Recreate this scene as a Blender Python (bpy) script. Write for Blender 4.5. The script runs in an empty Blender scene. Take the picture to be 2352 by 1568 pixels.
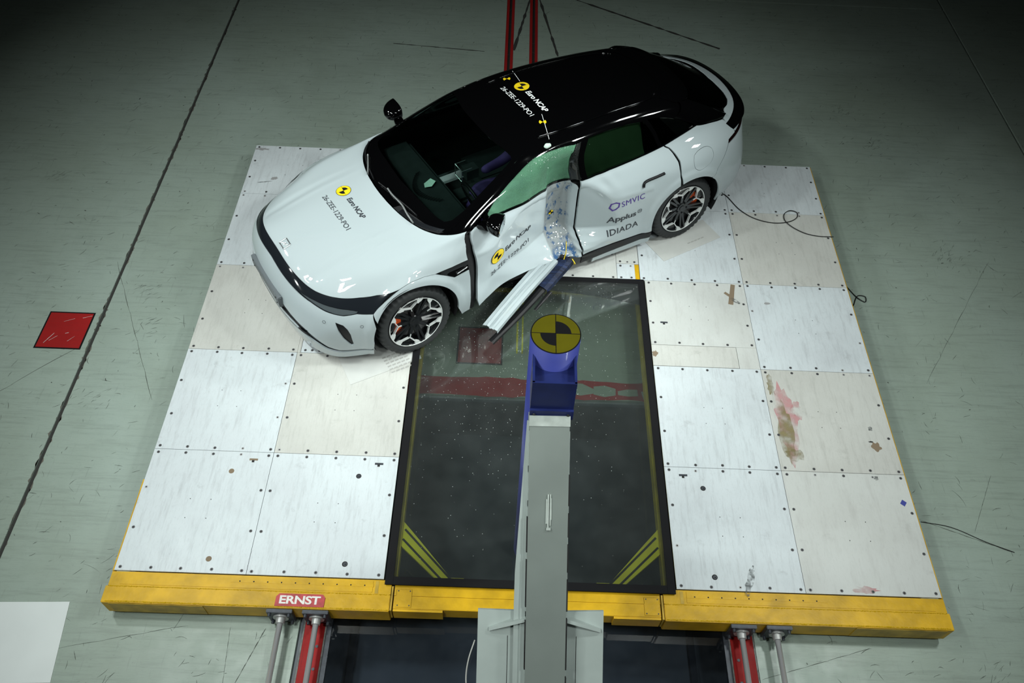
import bpy, bmesh, math, random
import numpy as np
from mathutils import Vector, Matrix
from mathutils.bvhtree import BVHTree
from mathutils.geometry import delaunay_2d_cdt

random.seed(7); rng=np.random.default_rng(7)
SC=bpy.context.scene; COL=SC.collection
# ---------------------------------------------------------------- camera
cam_d=bpy.data.cameras.new('camera'); cam=bpy.data.objects.new('camera',cam_d); COL.objects.link(cam)
cam_d.sensor_width=36.0; cam_d.lens=1880/2352*36.0; cam_d.clip_end=200
_pitch,_roll,_yaw=0.90660758,0.05011074,-0.01671187
_cp,_sp=math.cos(_pitch),math.sin(_pitch)
_f=Vector((0,_cp,-_sp)); _r=Vector((1,0,0)); _u=Vector((0,_sp,_cp))
_cr,_sr=math.cos(_roll),math.sin(_roll)
_r2=_cr*_r+_sr*_u; _u2=-_sr*_r+_cr*_u
_Z=Matrix.Rotation(_yaw,3,'Z'); _r2=_Z@_r2; _u2=_Z@_u2; _f2=_Z@_f
cam.matrix_world=Matrix(((_r2[0],_u2[0],-_f2[0],2.78874),(_r2[1],_u2[1],-_f2[1],-2.30994),(_r2[2],_u2[2],-_f2[2],5.836195),(0,0,0,1)))
SC.camera=cam
# ---------------------------------------------------------------- world, lamps, exposure
W=bpy.data.worlds.new('hall'); SC.world=W; W.use_nodes=True
W.node_tree.nodes['Background'].inputs[0].default_value=(.75,1,.85,1); W.node_tree.nodes['Background'].inputs[1].default_value=.0022
SC.view_settings.view_transform='Standard'; SC.view_settings.look='None'; SC.view_settings.exposure=-0.12; SC.view_settings.gamma=1.0
SC.view_settings.use_curve_mapping=False
def lamp(loc,target,size,power,color=(.93,1,.97),size_y=None,spread=math.pi,name='floodlight'):
    d=bpy.data.lights.new(name,'AREA'); d.energy=power; d.color=color; d.size=size; d.spread=spread
    if size_y: d.shape='RECTANGLE'; d.size_y=size_y
    o=bpy.data.objects.new(name,d); COL.objects.link(o); o.location=loc
    o.rotation_euler=(Vector(target)-Vector(loc)).to_track_quat('-Z','Y').to_euler()
    return o
# ceiling floodlights near the rig, and heads farther out turned towards the car
for x,y,z,tx,ty,p,s,sp in ((-1.9,2.3,7,1.0,3.4,58,.45,84),(-.5,.7,7,1.8,1.2,42,.45,88),(7.2,1.3,7,4.2,2.0,74,.6,88),(5.2,-2.0,7,4.0,.8,40,.6,88),(.2,-2.2,7,2.0,.6,38,.6,88)):
    lamp((x,y,z),(tx,ty,0),s,p,spread=math.radians(sp))
for i in range(6): lamp((-.55+.06*i,-.3-.36*i,7),(1.7+.09*i,1.1-.3*i,0),.20,5,size_y=.20,spread=math.radians(84),name='led_panel')
for x,y,p,s in ((-5.5,5.8,7,.7),(-8.4,1.2,9,.8),(-10.7,-3.5,9,.8),(9.2,-5.2,9,.8),(8.2,5.2,6,.6),(10.8,4.4,6,.7),(8.8,1.8,8,.6)):
    lamp((x,y,7),(2.9,2.6,.6),s,p,spread=math.radians(26),name='far_floodlight')

# ---------------------------------------------------------------- materials
def nt(name):
    m=bpy.data.materials.new(name); m.use_nodes=True; return m,m.node_tree.nodes,m.node_tree.links,m.node_tree.nodes['Principled BSDF']
def mat(name,col,rough=.5,metal=0,coat=0,spec=.5,noise=0,nscale=8,bump=0,bscale=40,alpha=1,trans=0,emit=None,ior=1.45,stretch=None,coat_rough=.03):
    m,N,L,b=nt(name)
    b.inputs['Base Color'].default_value=(*col,1); b.inputs['Roughness'].default_value=rough; b.inputs['Metallic'].default_value=metal
    b.inputs['Coat Weight'].default_value=coat; b.inputs['Coat Roughness'].default_value=coat_rough; b.inputs['Specular IOR Level'].default_value=spec; b.inputs['Alpha'].default_value=alpha
    b.inputs['Transmission Weight'].default_value=trans; b.inputs['IOR'].default_value=ior
    if emit: b.inputs['Emission Color'].default_value=(*emit[0],1); b.inputs['Emission Strength'].default_value=emit[1]
    if noise or bump:
        tc=N.new('ShaderNodeTexCoord'); mp=N.new('ShaderNodeMapping'); L.new(tc.outputs['Object'],mp.inputs[0])
        if stretch: mp.inputs['Scale'].default_value=stretch
    if noise:
        n=N.new('ShaderNodeTexNoise'); n.inputs['Scale'].default_value=nscale; n.inputs['Detail'].default_value=6; L.new(mp.outputs[0],n.inputs['Vector'])
        r=N.new('ShaderNodeValToRGB'); r.color_ramp.elements[0].position=.3; r.color_ramp.elements[1].position=.7
        r.color_ramp.elements[0].color=(*[c*(1-noise) for c in col],1); r.color_ramp.elements[1].color=(*[min(1,c*(1+noise)) for c in col],1)
        L.new(n.outputs['Fac'],r.inputs[0]); L.new(r.outputs[0],b.inputs['Base Color'])
    if bump:
        n=N.new('ShaderNodeTexNoise'); n.inputs['Scale'].default_value=bscale; n.inputs['Detail'].default_value=4; L.new(mp.outputs[0],n.inputs['Vector'])
        bp=N.new('ShaderNodeBump'); bp.inputs['Strength'].default_value=bump; bp.inputs['Distance'].default_value=.01; L.new(n.outputs['Fac'],bp.inputs['Height']); L.new(bp.outputs[0],b.inputs['Normal'])
    return m
def glass_mat(name,tint,fac_gloss=.08,rough=.0,dirt=None):
    "thin pane: tinted see-through layer under a fresnel reflection"
    m=bpy.data.materials.new(name); m.use_nodes=True; N=m.node_tree.nodes; L=m.node_tree.links; N.remove(N['Principled BSDF'])
    out=N['Material Output']; t=N.new('ShaderNodeBsdfTransparent'); t.inputs[0].default_value=(*tint,1)
    g=N.new('ShaderNodeBsdfGlossy'); g.inputs['Roughness'].default_value=rough; g.inputs[0].default_value=(1,1,1,1)
    fr=N.new('ShaderNodeFresnel'); fr.inputs[0].default_value=1.5
    mx=N.new('ShaderNodeMixShader'); L.new(fr.outputs[0],mx.inputs[0]); L.new(t.outputs[0],mx.inputs[1]); L.new(g.outputs[0],mx.inputs[2])
    last=mx
    if dirt:
        col,amount,scale=dirt
        d=N.new('ShaderNodeBsdfDiffuse'); d.inputs[0].default_value=(*col,1)
        tc=N.new('ShaderNodeTexCoord'); n=N.new('ShaderNodeTexNoise'); n.inputs['Scale'].default_value=scale; n.inputs['Detail'].default_value=8; L.new(tc.outputs['Object'],n.inputs['Vector'])
        mr=N.new('ShaderNodeMapRange'); mr.inputs[1].default_value=.35; mr.inputs[2].default_value=.75; mr.inputs[3].default_value=amount[0]; mr.inputs[4].default_value=amount[1]
        L.new(n.outputs['Fac'],mr.inputs[0])
        m2=N.new('ShaderNodeMixShader'); L.new(mr.outputs[0],m2.inputs[0]); L.new(mx.outputs[0],m2.inputs[1]); L.new(d.outputs[0],m2.inputs[2]); last=m2
    L.new(last.outputs[0],out.inputs[0]); return m
def scratched(name,base,dark,rough=.5,stretch=(1,1,1),amount=.5,scale=6,spec=.5,metal=0.0,stain=None,stain_scale=1.2,fine=(1,18,1)):
    "worn flat surface: cloudy stains, long thin scratches and specks"
    m,N,L,b=nt(name); b.inputs['Roughness'].default_value=rough; b.inputs['Specular IOR Level'].default_value=spec; b.inputs['Metallic'].default_value=metal
    tc=N.new('ShaderNodeTexCoord')
    gm=N.new('ShaderNodeNewGeometry')
    def noise(sc,scl,det=5,rgh=.6,rot=0):
        mp=N.new('ShaderNodeMapping'); mp.inputs['Scale'].default_value=scl; mp.inputs['Rotation'].default_value=(0,0,rot); L.new(gm.outputs['Position'],mp.inputs[0])
        n=N.new('ShaderNodeTexNoise'); n.inputs['Scale'].default_value=sc; n.inputs['Detail'].default_value=det; n.inputs['Roughness'].default_value=rgh; L.new(mp.outputs[0],n.inputs['Vector']); return n.outputs['Fac']
    def ramp(v,lo,hi,a=0,bb=1):
        r=N.new('ShaderNodeMapRange'); r.inputs[1].default_value=lo; r.inputs[2].default_value=hi; r.inputs[3].default_value=a; r.inputs[4].default_value=bb; r.clamp=True; L.new(v,r.inputs[0]); return r.outputs[0]
    def mix(f,c1,c2):
        x=N.new('ShaderNodeMix'); x.data_type='RGBA'; L.new(f,x.inputs[0])
        for k,c in ((6,c1),(7,c2)):
            if isinstance(c,tuple): x.inputs[k].default_value=(*c,1)
            else: L.new(c,x.inputs[k])
        return x.outputs[2]
    c=mix(ramp(noise(stain_scale,(1,1,1)),.35,.7),base,tuple(x*(1-.16*amount*2) for x in base) if stain is None else stain)
    c=mix(ramp(noise(scale,fine,8,.7,.12),.50,.74,0,amount*.50),c,dark)
    c=mix(ramp(noise(scale*5,(fine[0]*1.3,fine[1]*1.3,1),6,.75,-.2),.54,.70,0,amount*.42),c,dark)
    c=mix(ramp(noise(scale*1.3,(fine[1],1.2,1),8,.7,.9),.60,.74,0,amount*.6),c,dark)
    c=mix(ramp(noise(scale*14,(1,1,1),4,.8),.62,.72,0,amount*.45),c,dark)
    c=mix(ramp(noise(scale*.45,(1,1,1),8,.75),.52,.72,0,amount*.22),c,dark)
    L.new(c,b.inputs['Base Color'])
    L.new(ramp(noise(scale*2,(1,1,1)),.3,.7,rough-.08,rough+.1),b.inputs['Roughness'])
    return m
M={}
M['floor']=scratched('floor_paint',(.315,.385,.34),(.07,.08,.07),.42,amount=.55,scale=2.4,stain=(.262,.318,.265),stain_scale=.5,fine=(1,14,1))
M['floor_dark']=mat('floor_joint_dark',(.035,.035,.032),.9)
M['scrape']=mat('scrape_grey',(.075,.085,.072),.8,noise=.5,nscale=3)
M['joint_edge']=mat('chipped_screed',(.12,.11,.09),.9,noise=.3,nscale=30)
M['red']=scratched('red_floor_paint',(.34,.016,.016),(.12,.02,.02),.5,amount=.6,scale=4,spec=.12)
M['plate_w']=scratched('plate_white',(.565,.615,.635),(.22,.22,.23),.38,amount=.75,scale=3.2,spec=.4,stain=(.51,.545,.565),stain_scale=1.0,fine=(9,1,1))
M['plate_b']=scratched('plate_beige',(.51,.515,.485),(.22,.21,.19),.42,amount=.7,scale=3.0,spec=.35,stain=(.455,.455,.425),stain_scale=1.6,fine=(9,1,1))
M['plate_p']=scratched('plate_light_beige',(.535,.55,.53),(.25,.23,.22),.42,amount=.55,scale=2.6,spec=.35,stain=(.485,.495,.47),stain_scale=1.2,fine=(6,1,1))
M['screw']=mat('screw_steel',(.10,.10,.105),.45,.4)
M['screw_l']=mat('screw_light',(.38,.38,.38),.45,.3)
M['hole']=mat('hole_brown',(.20,.15,.10),.9); M['hole_d']=mat('hole_dark',(.02,.02,.02),.9)
M['yellow']=mat('yellow_paint',(.56,.325,.004),.42,coat=.0,spec=.35,noise=.22,nscale=6,bump=.12,bscale=30)
M['yellow_u']=mat('yellow_under',(.62,.49,.012),.6,noise=.25,nscale=5)
M['yellow_f']=mat('yellow_gusset',(.92,.82,.02),.5,noise=.15,nscale=4)
M['yellow_d']=mat('yellow_dirty',(.44,.28,.02),.45,noise=.35,nscale=9)
M['weld']=mat('yellow_weld',(.60,.36,.006),.3,coat=.3,bump=.9,bscale=120)
M['black_tape']=mat('black_border',(.005,.005,.006),.7,spec=.2,bump=.1,bscale=150)
M['acrylic']=glass_mat('acrylic_pane',(.65,.68,.655),dirt=((.5,.55,.55),(.022,.034),6))
M['pitglass']=glass_mat('pit_pane',(.40,.44,.49),rough=.02,dirt=((.4,.45,.5),(.006,.018),9))
M['pit']=mat('pit_floor',(.15,.165,.18),.8,noise=.25,nscale=1.2)
M['blue']=mat('blue_pole_paint',(.036,.048,.25),.45,coat=.1,noise=.10,nscale=6)
M['blue_d']=mat('dark_blue_steel',(.009,.017,.10),.45,noise=.2,nscale=10)
M['beam']=mat('grey_beam_paint',(.17,.195,.18),.42,noise=.09,nscale=3.2,bump=.05,bscale=12)
M['beam_l']=mat('pale_beam_paint',(.36,.41,.39),.38,noise=.08,nscale=4,bump=.08,bscale=18)
M['patch']=mat('grey_patch',(.39,.43,.40),.35,noise=.2,nscale=14)
M['chrome']=mat('chrome_rod',(.80,.80,.82),.22,.62)
M['rail_edge']=mat('rail_edge_steel',(.16,.16,.15),.6,.2,noise=.4,nscale=30)
M['seam']=mat('seam_black',(.01,.01,.01),.9)
M['steel_d']=mat('dark_steel',(.04,.045,.055),.45,.3,noise=.3,nscale=20)
M['steel_l']=mat('light_steel',(.42,.42,.41),.45,.5)
M['tgt_y']=mat('target_yellow',(.72,.52,.01),.45); M['tgt_k']=mat('target_black',(.006,.006,.007),.8,spec=.12)
M['pole_y_dim']=mat('pole_target_yellow_dimmed',(.085,.076,.001),.7,spec=.15,noise=.08,nscale=10)  # dim light on the pole top painted in as a darker yellow
M['white_ink']=mat('white_lettering',(.78,.80,.80),.5); M['black_ink']=mat('dark_lettering',(.025,.028,.035),.5); M['purple_ink']=mat('purple_lettering',(.055,.02,.20),.5)
M['letter']=mat('plaque_lettering',(.72,.70,.66),.5,noise=.1,nscale=30)
M['red_p']=mat('plaque_red',(.42,.04,.045),.5,noise=.25,nscale=25)
M['paint']=mat('white_car_paint',(.345,.395,.41),.62,metal=0,coat=1.0,spec=.12,coat_rough=.015)
M['paint'].node_tree.nodes['Principled BSDF'].inputs['Coat IOR'].default_value=1.5
M['gloss_k']=mat('gloss_black',(.0012,.0012,.0014),.05,coat=.0,spec=.5)
M['band_k']=mat('front_band_black',(.009,.011,.014),.10,spec=.6)
M['plast_k']=mat('black_plastic',(.006,.006,.007),.42,spec=.25)
M['lens']=mat('lamp_lens',(.10,.12,.13),.12,metal=.4,spec=.7)
M['tail']=mat('tail_lamp',(.006,.001,.001),.1)
M['rubber']=mat('tyre_rubber',(.019,.021,.022),.65,bump=.1,bscale=60)
M['rim_k']=mat('black_alloy',(.008,.009,.010),.18,coat=.5); M['rim_s']=mat('machined_alloy',(.62,.64,.63),.38,.25)
M['caliper']=mat('orange_caliper',(.80,.10,.015),.4); M['disc']=mat('brake_disc',(.22,.22,.22),.4,.8)
M['glass_ws']=glass_mat('windscreen_glass',(.55,.72,.66))
M['glass_dk']=glass_mat('dark_side_glass',(.20,.25,.20))
M['glass_near_k']=glass_mat('black_glass',(.015,.018,.018))
M['int_k']=mat('dash_black',(.010,.013,.014),.6,noise=.2,nscale=12); M['int_d']=mat('interior_dark',(.006,.006,.007),.8)
M['int_p']=mat('purple_upholstery',(.055,.022,.12),.85,noise=.2,nscale=9)
M['airbag']=mat('airbag_cloth',(.50,.62,.55),.8,bump=.5,bscale=26); M['curtain']=mat('green_curtain_airbag',(.12,.24,.15),.85,bump=.4,bscale=14)
M['skin']=mat('dummy_head_tan',(.55,.40,.14),.6)
M['bluepaint']=mat('blue_transfer_paint',(.015,.07,.32),.6)
M['cable']=mat('black_cable',(.006,.006,.006),.5); M['cable_g']=mat('pale_cable',(.45,.45,.42),.5)
M['sheet']=mat('slip_sheet',(.50,.51,.49),.45,noise=.06,nscale=5); M['tread_ink']=mat('tyre_print',(.36,.36,.34),.7)
M['board']=mat('white_board',(.66,.70,.69),.5,noise=.03,nscale=3)
M['crumb']=mat('glass_crumb',(.75,.8,.78),.2); M['mirror']=mat('mirror_glass',(.75,.8,.8),.02,1)
M['wiper']=mat('wiper_grey',(.16,.17,.17),.4,.4)
M['silver']=mat('silver_trim',(.55,.57,.58),.25,.9)
# crackled laminated glass: pale green, speckled
def crackle(name,tint,body,lo,hi,scale):
    m=glass_mat(name,tint); N=m.node_tree.nodes; L=m.node_tree.links; out=N['Material Output']; prev=out.inputs[0].links[0].from_socket
    gm=N.new('ShaderNodeNewGeometry')
    d=N.new('ShaderNodeBsdfDiffuse'); v=N.new('ShaderNodeTexNoise'); v.inputs['Scale'].default_value=scale; v.inputs['Detail'].default_value=2; L.new(gm.outputs['Position'],v.inputs['Vector'])
    n=N.new('ShaderNodeTexNoise'); n.inputs['Scale'].default_value=5; n.inputs['Detail'].default_value=5; L.new(gm.outputs['Position'],n.inputs['Vector'])
    mu=N.new('ShaderNodeMath'); mu.operation='ADD'; L.new(v.outputs['Fac'],mu.inputs[0]); L.new(n.outputs['Fac'],mu.inputs[1])
    r=N.new('ShaderNodeMapRange'); r.inputs[1].default_value=.85; r.inputs[2].default_value=1.35; r.inputs[3].default_value=lo; r.inputs[4].default_value=hi; L.new(mu.outputs[0],r.inputs[0])
    d.inputs[0].default_value=(*body,1)
    mx=N.new('ShaderNodeMixShader'); L.new(r.outputs[0],mx.inputs[0]); L.new(prev,mx.inputs[1]); L.new(d.outputs[0],mx.inputs[2]); L.new(mx.outputs[0],out.inputs[0]); return m
M['glass_cr']=crackle('crackled_green_glass',(.36,.70,.50),(.13,.30,.19),.45,.85,320)
M['glass_crk']=crackle('crackled_black_glass',(.02,.025,.025),(.30,.33,.32),.0,.11,220)
# door paint with blue transfer marks in the pole's channel
# ---------------------------------------------------------------- object helpers
def link(name,me,parent=None,kind=None,label=None,cat=None,group=None,loc=None):
    o=bpy.data.objects.new(name,me); COL.objects.link(o)
    if parent is not None: o.parent=parent
    if loc is not None: o.location=loc
    if kind: o['kind']=kind
    if label: o['label']=label
    if cat: o['category']=cat
    if group: o['group']=group
    return o
def thing(name,label,cat,loc,group=None):
    return link(name,None,label=label,cat=cat,group=group,loc=loc)
def wloc(o):
    v=Vector((0,0,0))
    while o is not None: v=v+o.location; o=o.parent
    return v
def mesh(name,verts,faces,m,parent=None,smooth=False,mats=None,fmat=None,**kw):
    "verts in world coordinates; stored relative to the parent's place"
    off=wloc(parent) if parent is not None else Vector((0,0,0))
    V=np.asarray(verts,float)-np.array(off)
    loc=None
    if parent is None:
        c=np.array([(V[:,0].min()+V[:,0].max())/2,(V[:,1].min()+V[:,1].max())/2,V[:,2].min()]); V=V-c; loc=c
    me=bpy.data.meshes.new(name); me.from_pydata([tuple(v) for v in V],[],[tuple(int(i) for i in f) for f in faces])
    for mm in (mats or [m]): me.materials.append(M[mm] if isinstance(mm,str) else mm)
    if fmat is not None: me.polygons.foreach_set('material_index',fmat)
    if smooth: me.polygons.foreach_set('use_smooth',[True]*len(me.polygons))
    me.update(); me.validate()
    return link(name,me,parent,loc=loc,**kw)
class MB:
    "collects simple solids (world coordinates)"
    def __init__(s): s.v=[]; s.f=[]; s.m=[]
    def add(s,v,f,mi=0):
        n=len(s.v); s.v+= [tuple(x) for x in v]; s.f+=[tuple(i+n for i in q) for q in f]; s.m+=[mi]*len(f); return s
    def box(s,x0,x1,y0,y1,z0,z1,mi=0,bev=0):
        if bev:
            bm=bmesh.new(); bmesh.ops.create_cube(bm,size=1)
            for v in bm.verts: v.co=Vector(((x0+x1)/2+v.co.x*(x1-x0),(y0+y1)/2+v.co.y*(y1-y0),(z0+z1)/2+v.co.z*(z1-z0)))
            bmesh.ops.bevel(bm,geom=list(bm.edges),offset=bev,segments=2,affect='EDGES')
            bm.verts.ensure_lookup_table()
            s.add([v.co[:] for v in bm.verts],[[v.index for v in f.verts] for f in bm.faces],mi); bm.free(); return s
        v=[(x,y,z) for z in (z0,z1) for y in (y0,y1) for x in (x0,x1)]
        return s.add(v,[(0,2,3,1),(4,5,7,6),(0,1,5,4),(2,6,7,3),(0,4,6,2),(1,3,7,5)],mi)
    def prism(s,poly,z0,z1,mi=0):
        n=len(poly); v=[(x,y,z0) for x,y in poly]+[(x,y,z1) for x,y in poly]
        return s.add(v,[tuple(range(n-1,-1,-1)),tuple(range(n,2*n))]+[(i,(i+1)%n,n+(i+1)%n,n+i) for i in range(n)],mi)
    def cyl(s,p0,p1,r0,r1=None,n=16,mi=0,caps=True):
        r1=r0 if r1 is None else r1; p0=Vector(p0); p1=Vector(p1); d=(p1-p0).normalized(); a=d.orthogonal().normalized(); b=d.cross(a)
        v=[]
        for p,r in ((p0,r0),(p1,r1)):
            for i in range(n):
                t=2*math.pi*i/n; v.append((p+a*math.cos(t)*r+b*math.sin(t)*r)[:])
        f=[(i,(i+1)%n,n+(i+1)%n,n+i) for i in range(n)]
        if caps: f+=[tuple(range(n-1,-1,-1)),tuple(range(n,2*n))]
        return s.add(v,f,mi)
    def frame_box(s,o,ex,ey,ez,a,b,c,mi=0):
        "box from intervals a,b,c along axes ex,ey,ez at origin o"
        v=[Vector(o)+Vector(ex)*x+Vector(ey)*y+Vector(ez)*z for z in c for y in b for x in a]
        return s.add([q[:] for q in v],[(0,2,3,1),(4,5,7,6),(0,1,5,4),(2,6,7,3),(0,4,6,2),(1,3,7,5)],mi)
    def build(s,name,m,parent=None,smooth=False,mats=None,**kw):
        return mesh(name,s.v,s.f,m,parent,smooth,mats=mats,fmat=s.m if mats else None,**kw)
def tube(name,pts,r,m,parent=None,n=8,sub=6,**kw):
    P=np.array(pts,float); Q=[]
    E=np.concatenate([[2*P[0]-P[1]],P,[2*P[-1]-P[-2]]])
    for i in range(len(P)-1):
        for s in range(sub): Q.append(crom(E[i],E[i+1],E[i+2],E[i+3],s/sub))
    Q.append(P[-1]); Q=np.array(Q)
    v=[];f=[]
    up=np.array([0,0,1.])
    for i,q in enumerate(Q):
        d=Q[min(i+1,len(Q)-1)]-Q[max(i-1,0)]; d/=np.linalg.norm(d)+1e-9
        a=np.cross(d,up); a=a/np.linalg.norm(a) if np.linalg.norm(a)>1e-3 else np.array([1.,0,0]); b=np.cross(a,d)
        for k in range(n):
            t=2*math.pi*k/n; v.append(q+r*(a*math.cos(t)+b*math.sin(t)))
    for i in range(len(Q)-1):
        for k in range(n): f.append((i*n+k,i*n+(k+1)%n,(i+1)*n+(k+1)%n,(i+1)*n+k))
    f+= [tuple(range(n)),tuple(range((len(Q)-1)*n+n-1,(len(Q)-1)*n-1,-1))]
    return mesh(name,v,f,m,parent,True,**kw)
# ---------------------------------------------------------------- car base surface (numpy)
RINGS = [
[(-.90,0,.13),(-.88,.30,.13),(-.82,.55,.13),(-.70,.73,.13),(-.53,.83,.14),(-.36,.885,.14),(0,.91,.12),(.45,.91,.10),(.9,.90,.09),(1.4,.90,.09),(1.95,.90,.09),(2.5,.91,.09),(2.925,.91,.14),(3.35,.87,.22),(3.62,.76,.27),(3.80,.42,.30),(3.84,0,.30)],
[(-.945,0,.36),(-.93,.30,.36),(-.87,.56,.36),(-.74,.75,.36),(-.55,.86,.36),(-.36,.925,.36),(0,.94,.36),(.45,.935,.34),(.9,.925,.33),(1.4,.92,.33),(1.95,.92,.33),(2.5,.935,.34),(2.925,.95,.36),(3.35,.905,.40),(3.69,.79,.42),(3.87,.44,.44),(3.92,0,.44)],
[(-.94,0,.54),(-.925,.3,.54),(-.86,.56,.54),(-.73,.75,.54),(-.54,.865,.54),(-.36,.93,.54),(0,.945,.54),(.45,.93,.52),(.9,.91,.50),(1.4,.90,.50),(1.95,.905,.50),(2.5,.93,.53),(2.925,.95,.55),(3.35,.905,.58),(3.69,.78,.60),(3.88,.44,.62),(3.93,0,.62)],
[(-.895,0,.72),(-.88,.3,.71),(-.81,.55,.685),(-.68,.73,.65),(-.50,.84,.64),(-.34,.895,.66),(0,.92,.74),(.45,.91,.72),(.9,.895,.70),(1.4,.885,.70),(1.95,.89,.71),(2.5,.915,.74),(2.925,.94,.76),(3.35,.88,.78),(3.66,.73,.80),(3.86,.42,.81),(3.92,0,.81)],
[(-.79,0,.865),(-.785,.28,.855),(-.72,.5,.80),(-.58,.675,.765),(-.39,.775,.765),(-.2,.835,.805),(.05,.868,.868),(.45,.865,.86),(.9,.855,.85),(1.4,.85,.84),(1.95,.86,.85),(2.5,.88,.88),(2.925,.90,.90),(3.3,.83,.92),(3.62,.68,.93),(3.85,.42,.94),(3.92,0,.95)],
[(-.64,0,.915),(-.63,.24,.908),(-.56,.44,.87),(-.44,.595,.868),(-.27,.69,.885),(-.06,.76,.915),(.2,.795,.935),(.5,.805,.94),(.92,.80,.94),(1.4,.80,.94),(1.95,.80,.95),(2.5,.81,.97),(2.9,.82,.99),(3.25,.755,1.0),(3.54,.64,.99),(3.80,.39,.99),(3.88,0,1.0)],
[(-.25,0,.972),(-.25,.22,.969),(-.2,.4,.955),(-.10,.54,.95),(.05,.64,.958),(.2,.71,.968),(.38,.755,.98),(.58,.775,.99),(.94,.77,.99),(1.4,.765,.995),(1.95,.765,1.005),(2.5,.755,1.02),(2.88,.73,1.05),(3.2,.67,1.055),(3.48,.575,1.04),(3.72,.34,1.025),(3.80,0,1.03)],
[(.195,0,1.015),(.205,.18,1.015),(.235,.33,1.012),(.29,.5,1.005),(.36,.61,1.0),(.44,.69,1.0),(.55,.74,1.0),(.68,.757,1.005),(.96,.755,1.015),(1.4,.75,1.02),(1.95,.745,1.03),(2.5,.72,1.05),(2.86,.69,1.085),(3.15,.64,1.10),(3.42,.53,1.075),(3.64,.32,1.05),(3.72,0,1.055)],
[(.62,0,1.21),(.62,.16,1.21),(.65,.3,1.207),(.70,.44,1.20),(.76,.54,1.19),(.82,.61,1.18),(.90,.655,1.18),(.98,.675,1.185),(1.12,.69,1.2),(1.45,.685,1.21),(1.95,.67,1.21),(2.5,.64,1.21),(2.82,.61,1.215),(3.05,.575,1.215),(3.22,.49,1.21),(3.38,.3,1.20),(3.43,0,1.20)],
[(1.10,0,1.385),(1.10,.14,1.385),(1.11,.27,1.383),(1.14,.39,1.378),(1.17,.48,1.37),(1.20,.53,1.36),(1.25,.56,1.352),(1.32,.58,1.345),(1.42,.595,1.345),(1.65,.60,1.352),(2.0,.592,1.352),(2.45,.572,1.335),(2.72,.55,1.32),(2.90,.52,1.31),(3.0,.45,1.31),(3.08,.28,1.31),(3.1,0,1.31)],
[(1.25,0,1.408),(1.25,.12,1.408),(1.26,.24,1.406),(1.28,.34,1.402),(1.31,.41,1.399),(1.35,.455,1.397),(1.41,.48,1.397),(1.5,.49,1.40),(1.6,.50,1.402),(1.8,.505,1.407),(2.05,.50,1.405),(2.4,.48,1.392),(2.6,.46,1.377),(2.75,.43,1.367),(2.83,.37,1.362),(2.9,.23,1.358),(2.92,0,1.358)],
[(1.5,0,1.43),(1.5,.08,1.43),(1.51,.15,1.429),(1.52,.2,1.428),(1.54,.24,1.427),(1.57,.26,1.426),(1.62,.27,1.426),(1.7,.275,1.428),(1.8,.28,1.43),(1.95,.28,1.431),(2.1,.28,1.43),(2.3,.27,1.424),(2.45,.26,1.416),(2.55,.24,1.41),(2.6,.2,1.405),(2.64,.12,1.402),(2.65,0,1.402)],
[(1.75,0,1.44),(1.75,0,1.44),(1.755,0,1.44),(1.76,0,1.44),(1.77,0,1.44),(1.78,0,1.44),(1.8,0,1.44),(1.85,0,1.441),(1.9,0,1.441),(2.0,0,1.441),(2.1,0,1.439),(2.2,0,1.436),(2.28,0,1.432),(2.32,0,1.43),(2.34,0,1.428),(2.35,0,1.427),(2.35,0,1.427)],
]
KA, KB = 8, 8
def crom(P0,P1,P2,P3,t,al=.5):
    # centripetal Catmull-Rom, arrays (...,3), t in [0,1]
    def d(a,b): return np.maximum(np.linalg.norm(b-a,axis=-1,keepdims=True),1e-4)**al
    t0=0; t1=t0+d(P0,P1); t2=t1+d(P1,P2); t3=t2+d(P2,P3)
    T=t1+(t2-t1)*t
    A1=(t1-T)/(t1-t0)*P0+(T-t0)/(t1-t0)*P1
    A2=(t2-T)/(t2-t1)*P1+(T-t1)/(t2-t1)*P2
    A3=(t3-T)/(t3-t2)*P2+(T-t2)/(t3-t2)*P3
    B1=(t2-T)/(t2-t0)*A1+(T-t0)/(t2-t0)*A2
    B2=(t3-T)/(t3-t1)*A2+(T-t1)/(t3-t1)*A3
    return (t2-T)/(t2-t1)*B1+(T-t1)/(t2-t1)*B2
def base_grid():
    R=np.array(RINGS)                       # nb,17,3
    mir=R[:,1:-1][:,::-1]*np.array([1,-1,1])
    R=np.concatenate([R,mir],1)             # nb,32,3 ; index a: 0 front, 8 side, 16 rear, 17.. far side
    n=R.shape[1]
    rows=[]
    for i in range(n):
        P=[R[:,(i+k)%n] for k in (-1,0,1,2)]
        for s in range(KA): rows.append(crom(*P,s/KA))
    G=np.stack(rows,0)                      # na, nb, 3
    na,nb=G.shape[:2]
    ext0=G[:,:1]*2-G[:,1:2]
    last=G[:,-2:-1]*np.array([1,-1,1])      # mirrored ghost behind the spine
    E=np.concatenate([ext0,G,last],1)
    cols=[]
    for j in range(nb-1):
        P=[E[:,j+k] for k in (0,1,2,3)]
        for s in range(KB): cols.append(crom(*P,s/KB))
    cols.append(G[:,-1])
    D=np.stack(cols,1)                      # na, nbd, 3
    # light fairing
    for it in range(9):
        L=(np.roll(D,1,0)+np.roll(D,-1,0))*.5
        M_=D.copy(); M_[:,1:-1]=(D[:,:-2]+D[:,2:])*.5
        Q=D*.5+(L+M_)*.25
        Q[:,0]=D[:,0]; Q[:,-1]=D[:,-1]
        D=Q
    return D
D_=base_grid()
NA,NB=D_.shape[:2]
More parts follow.
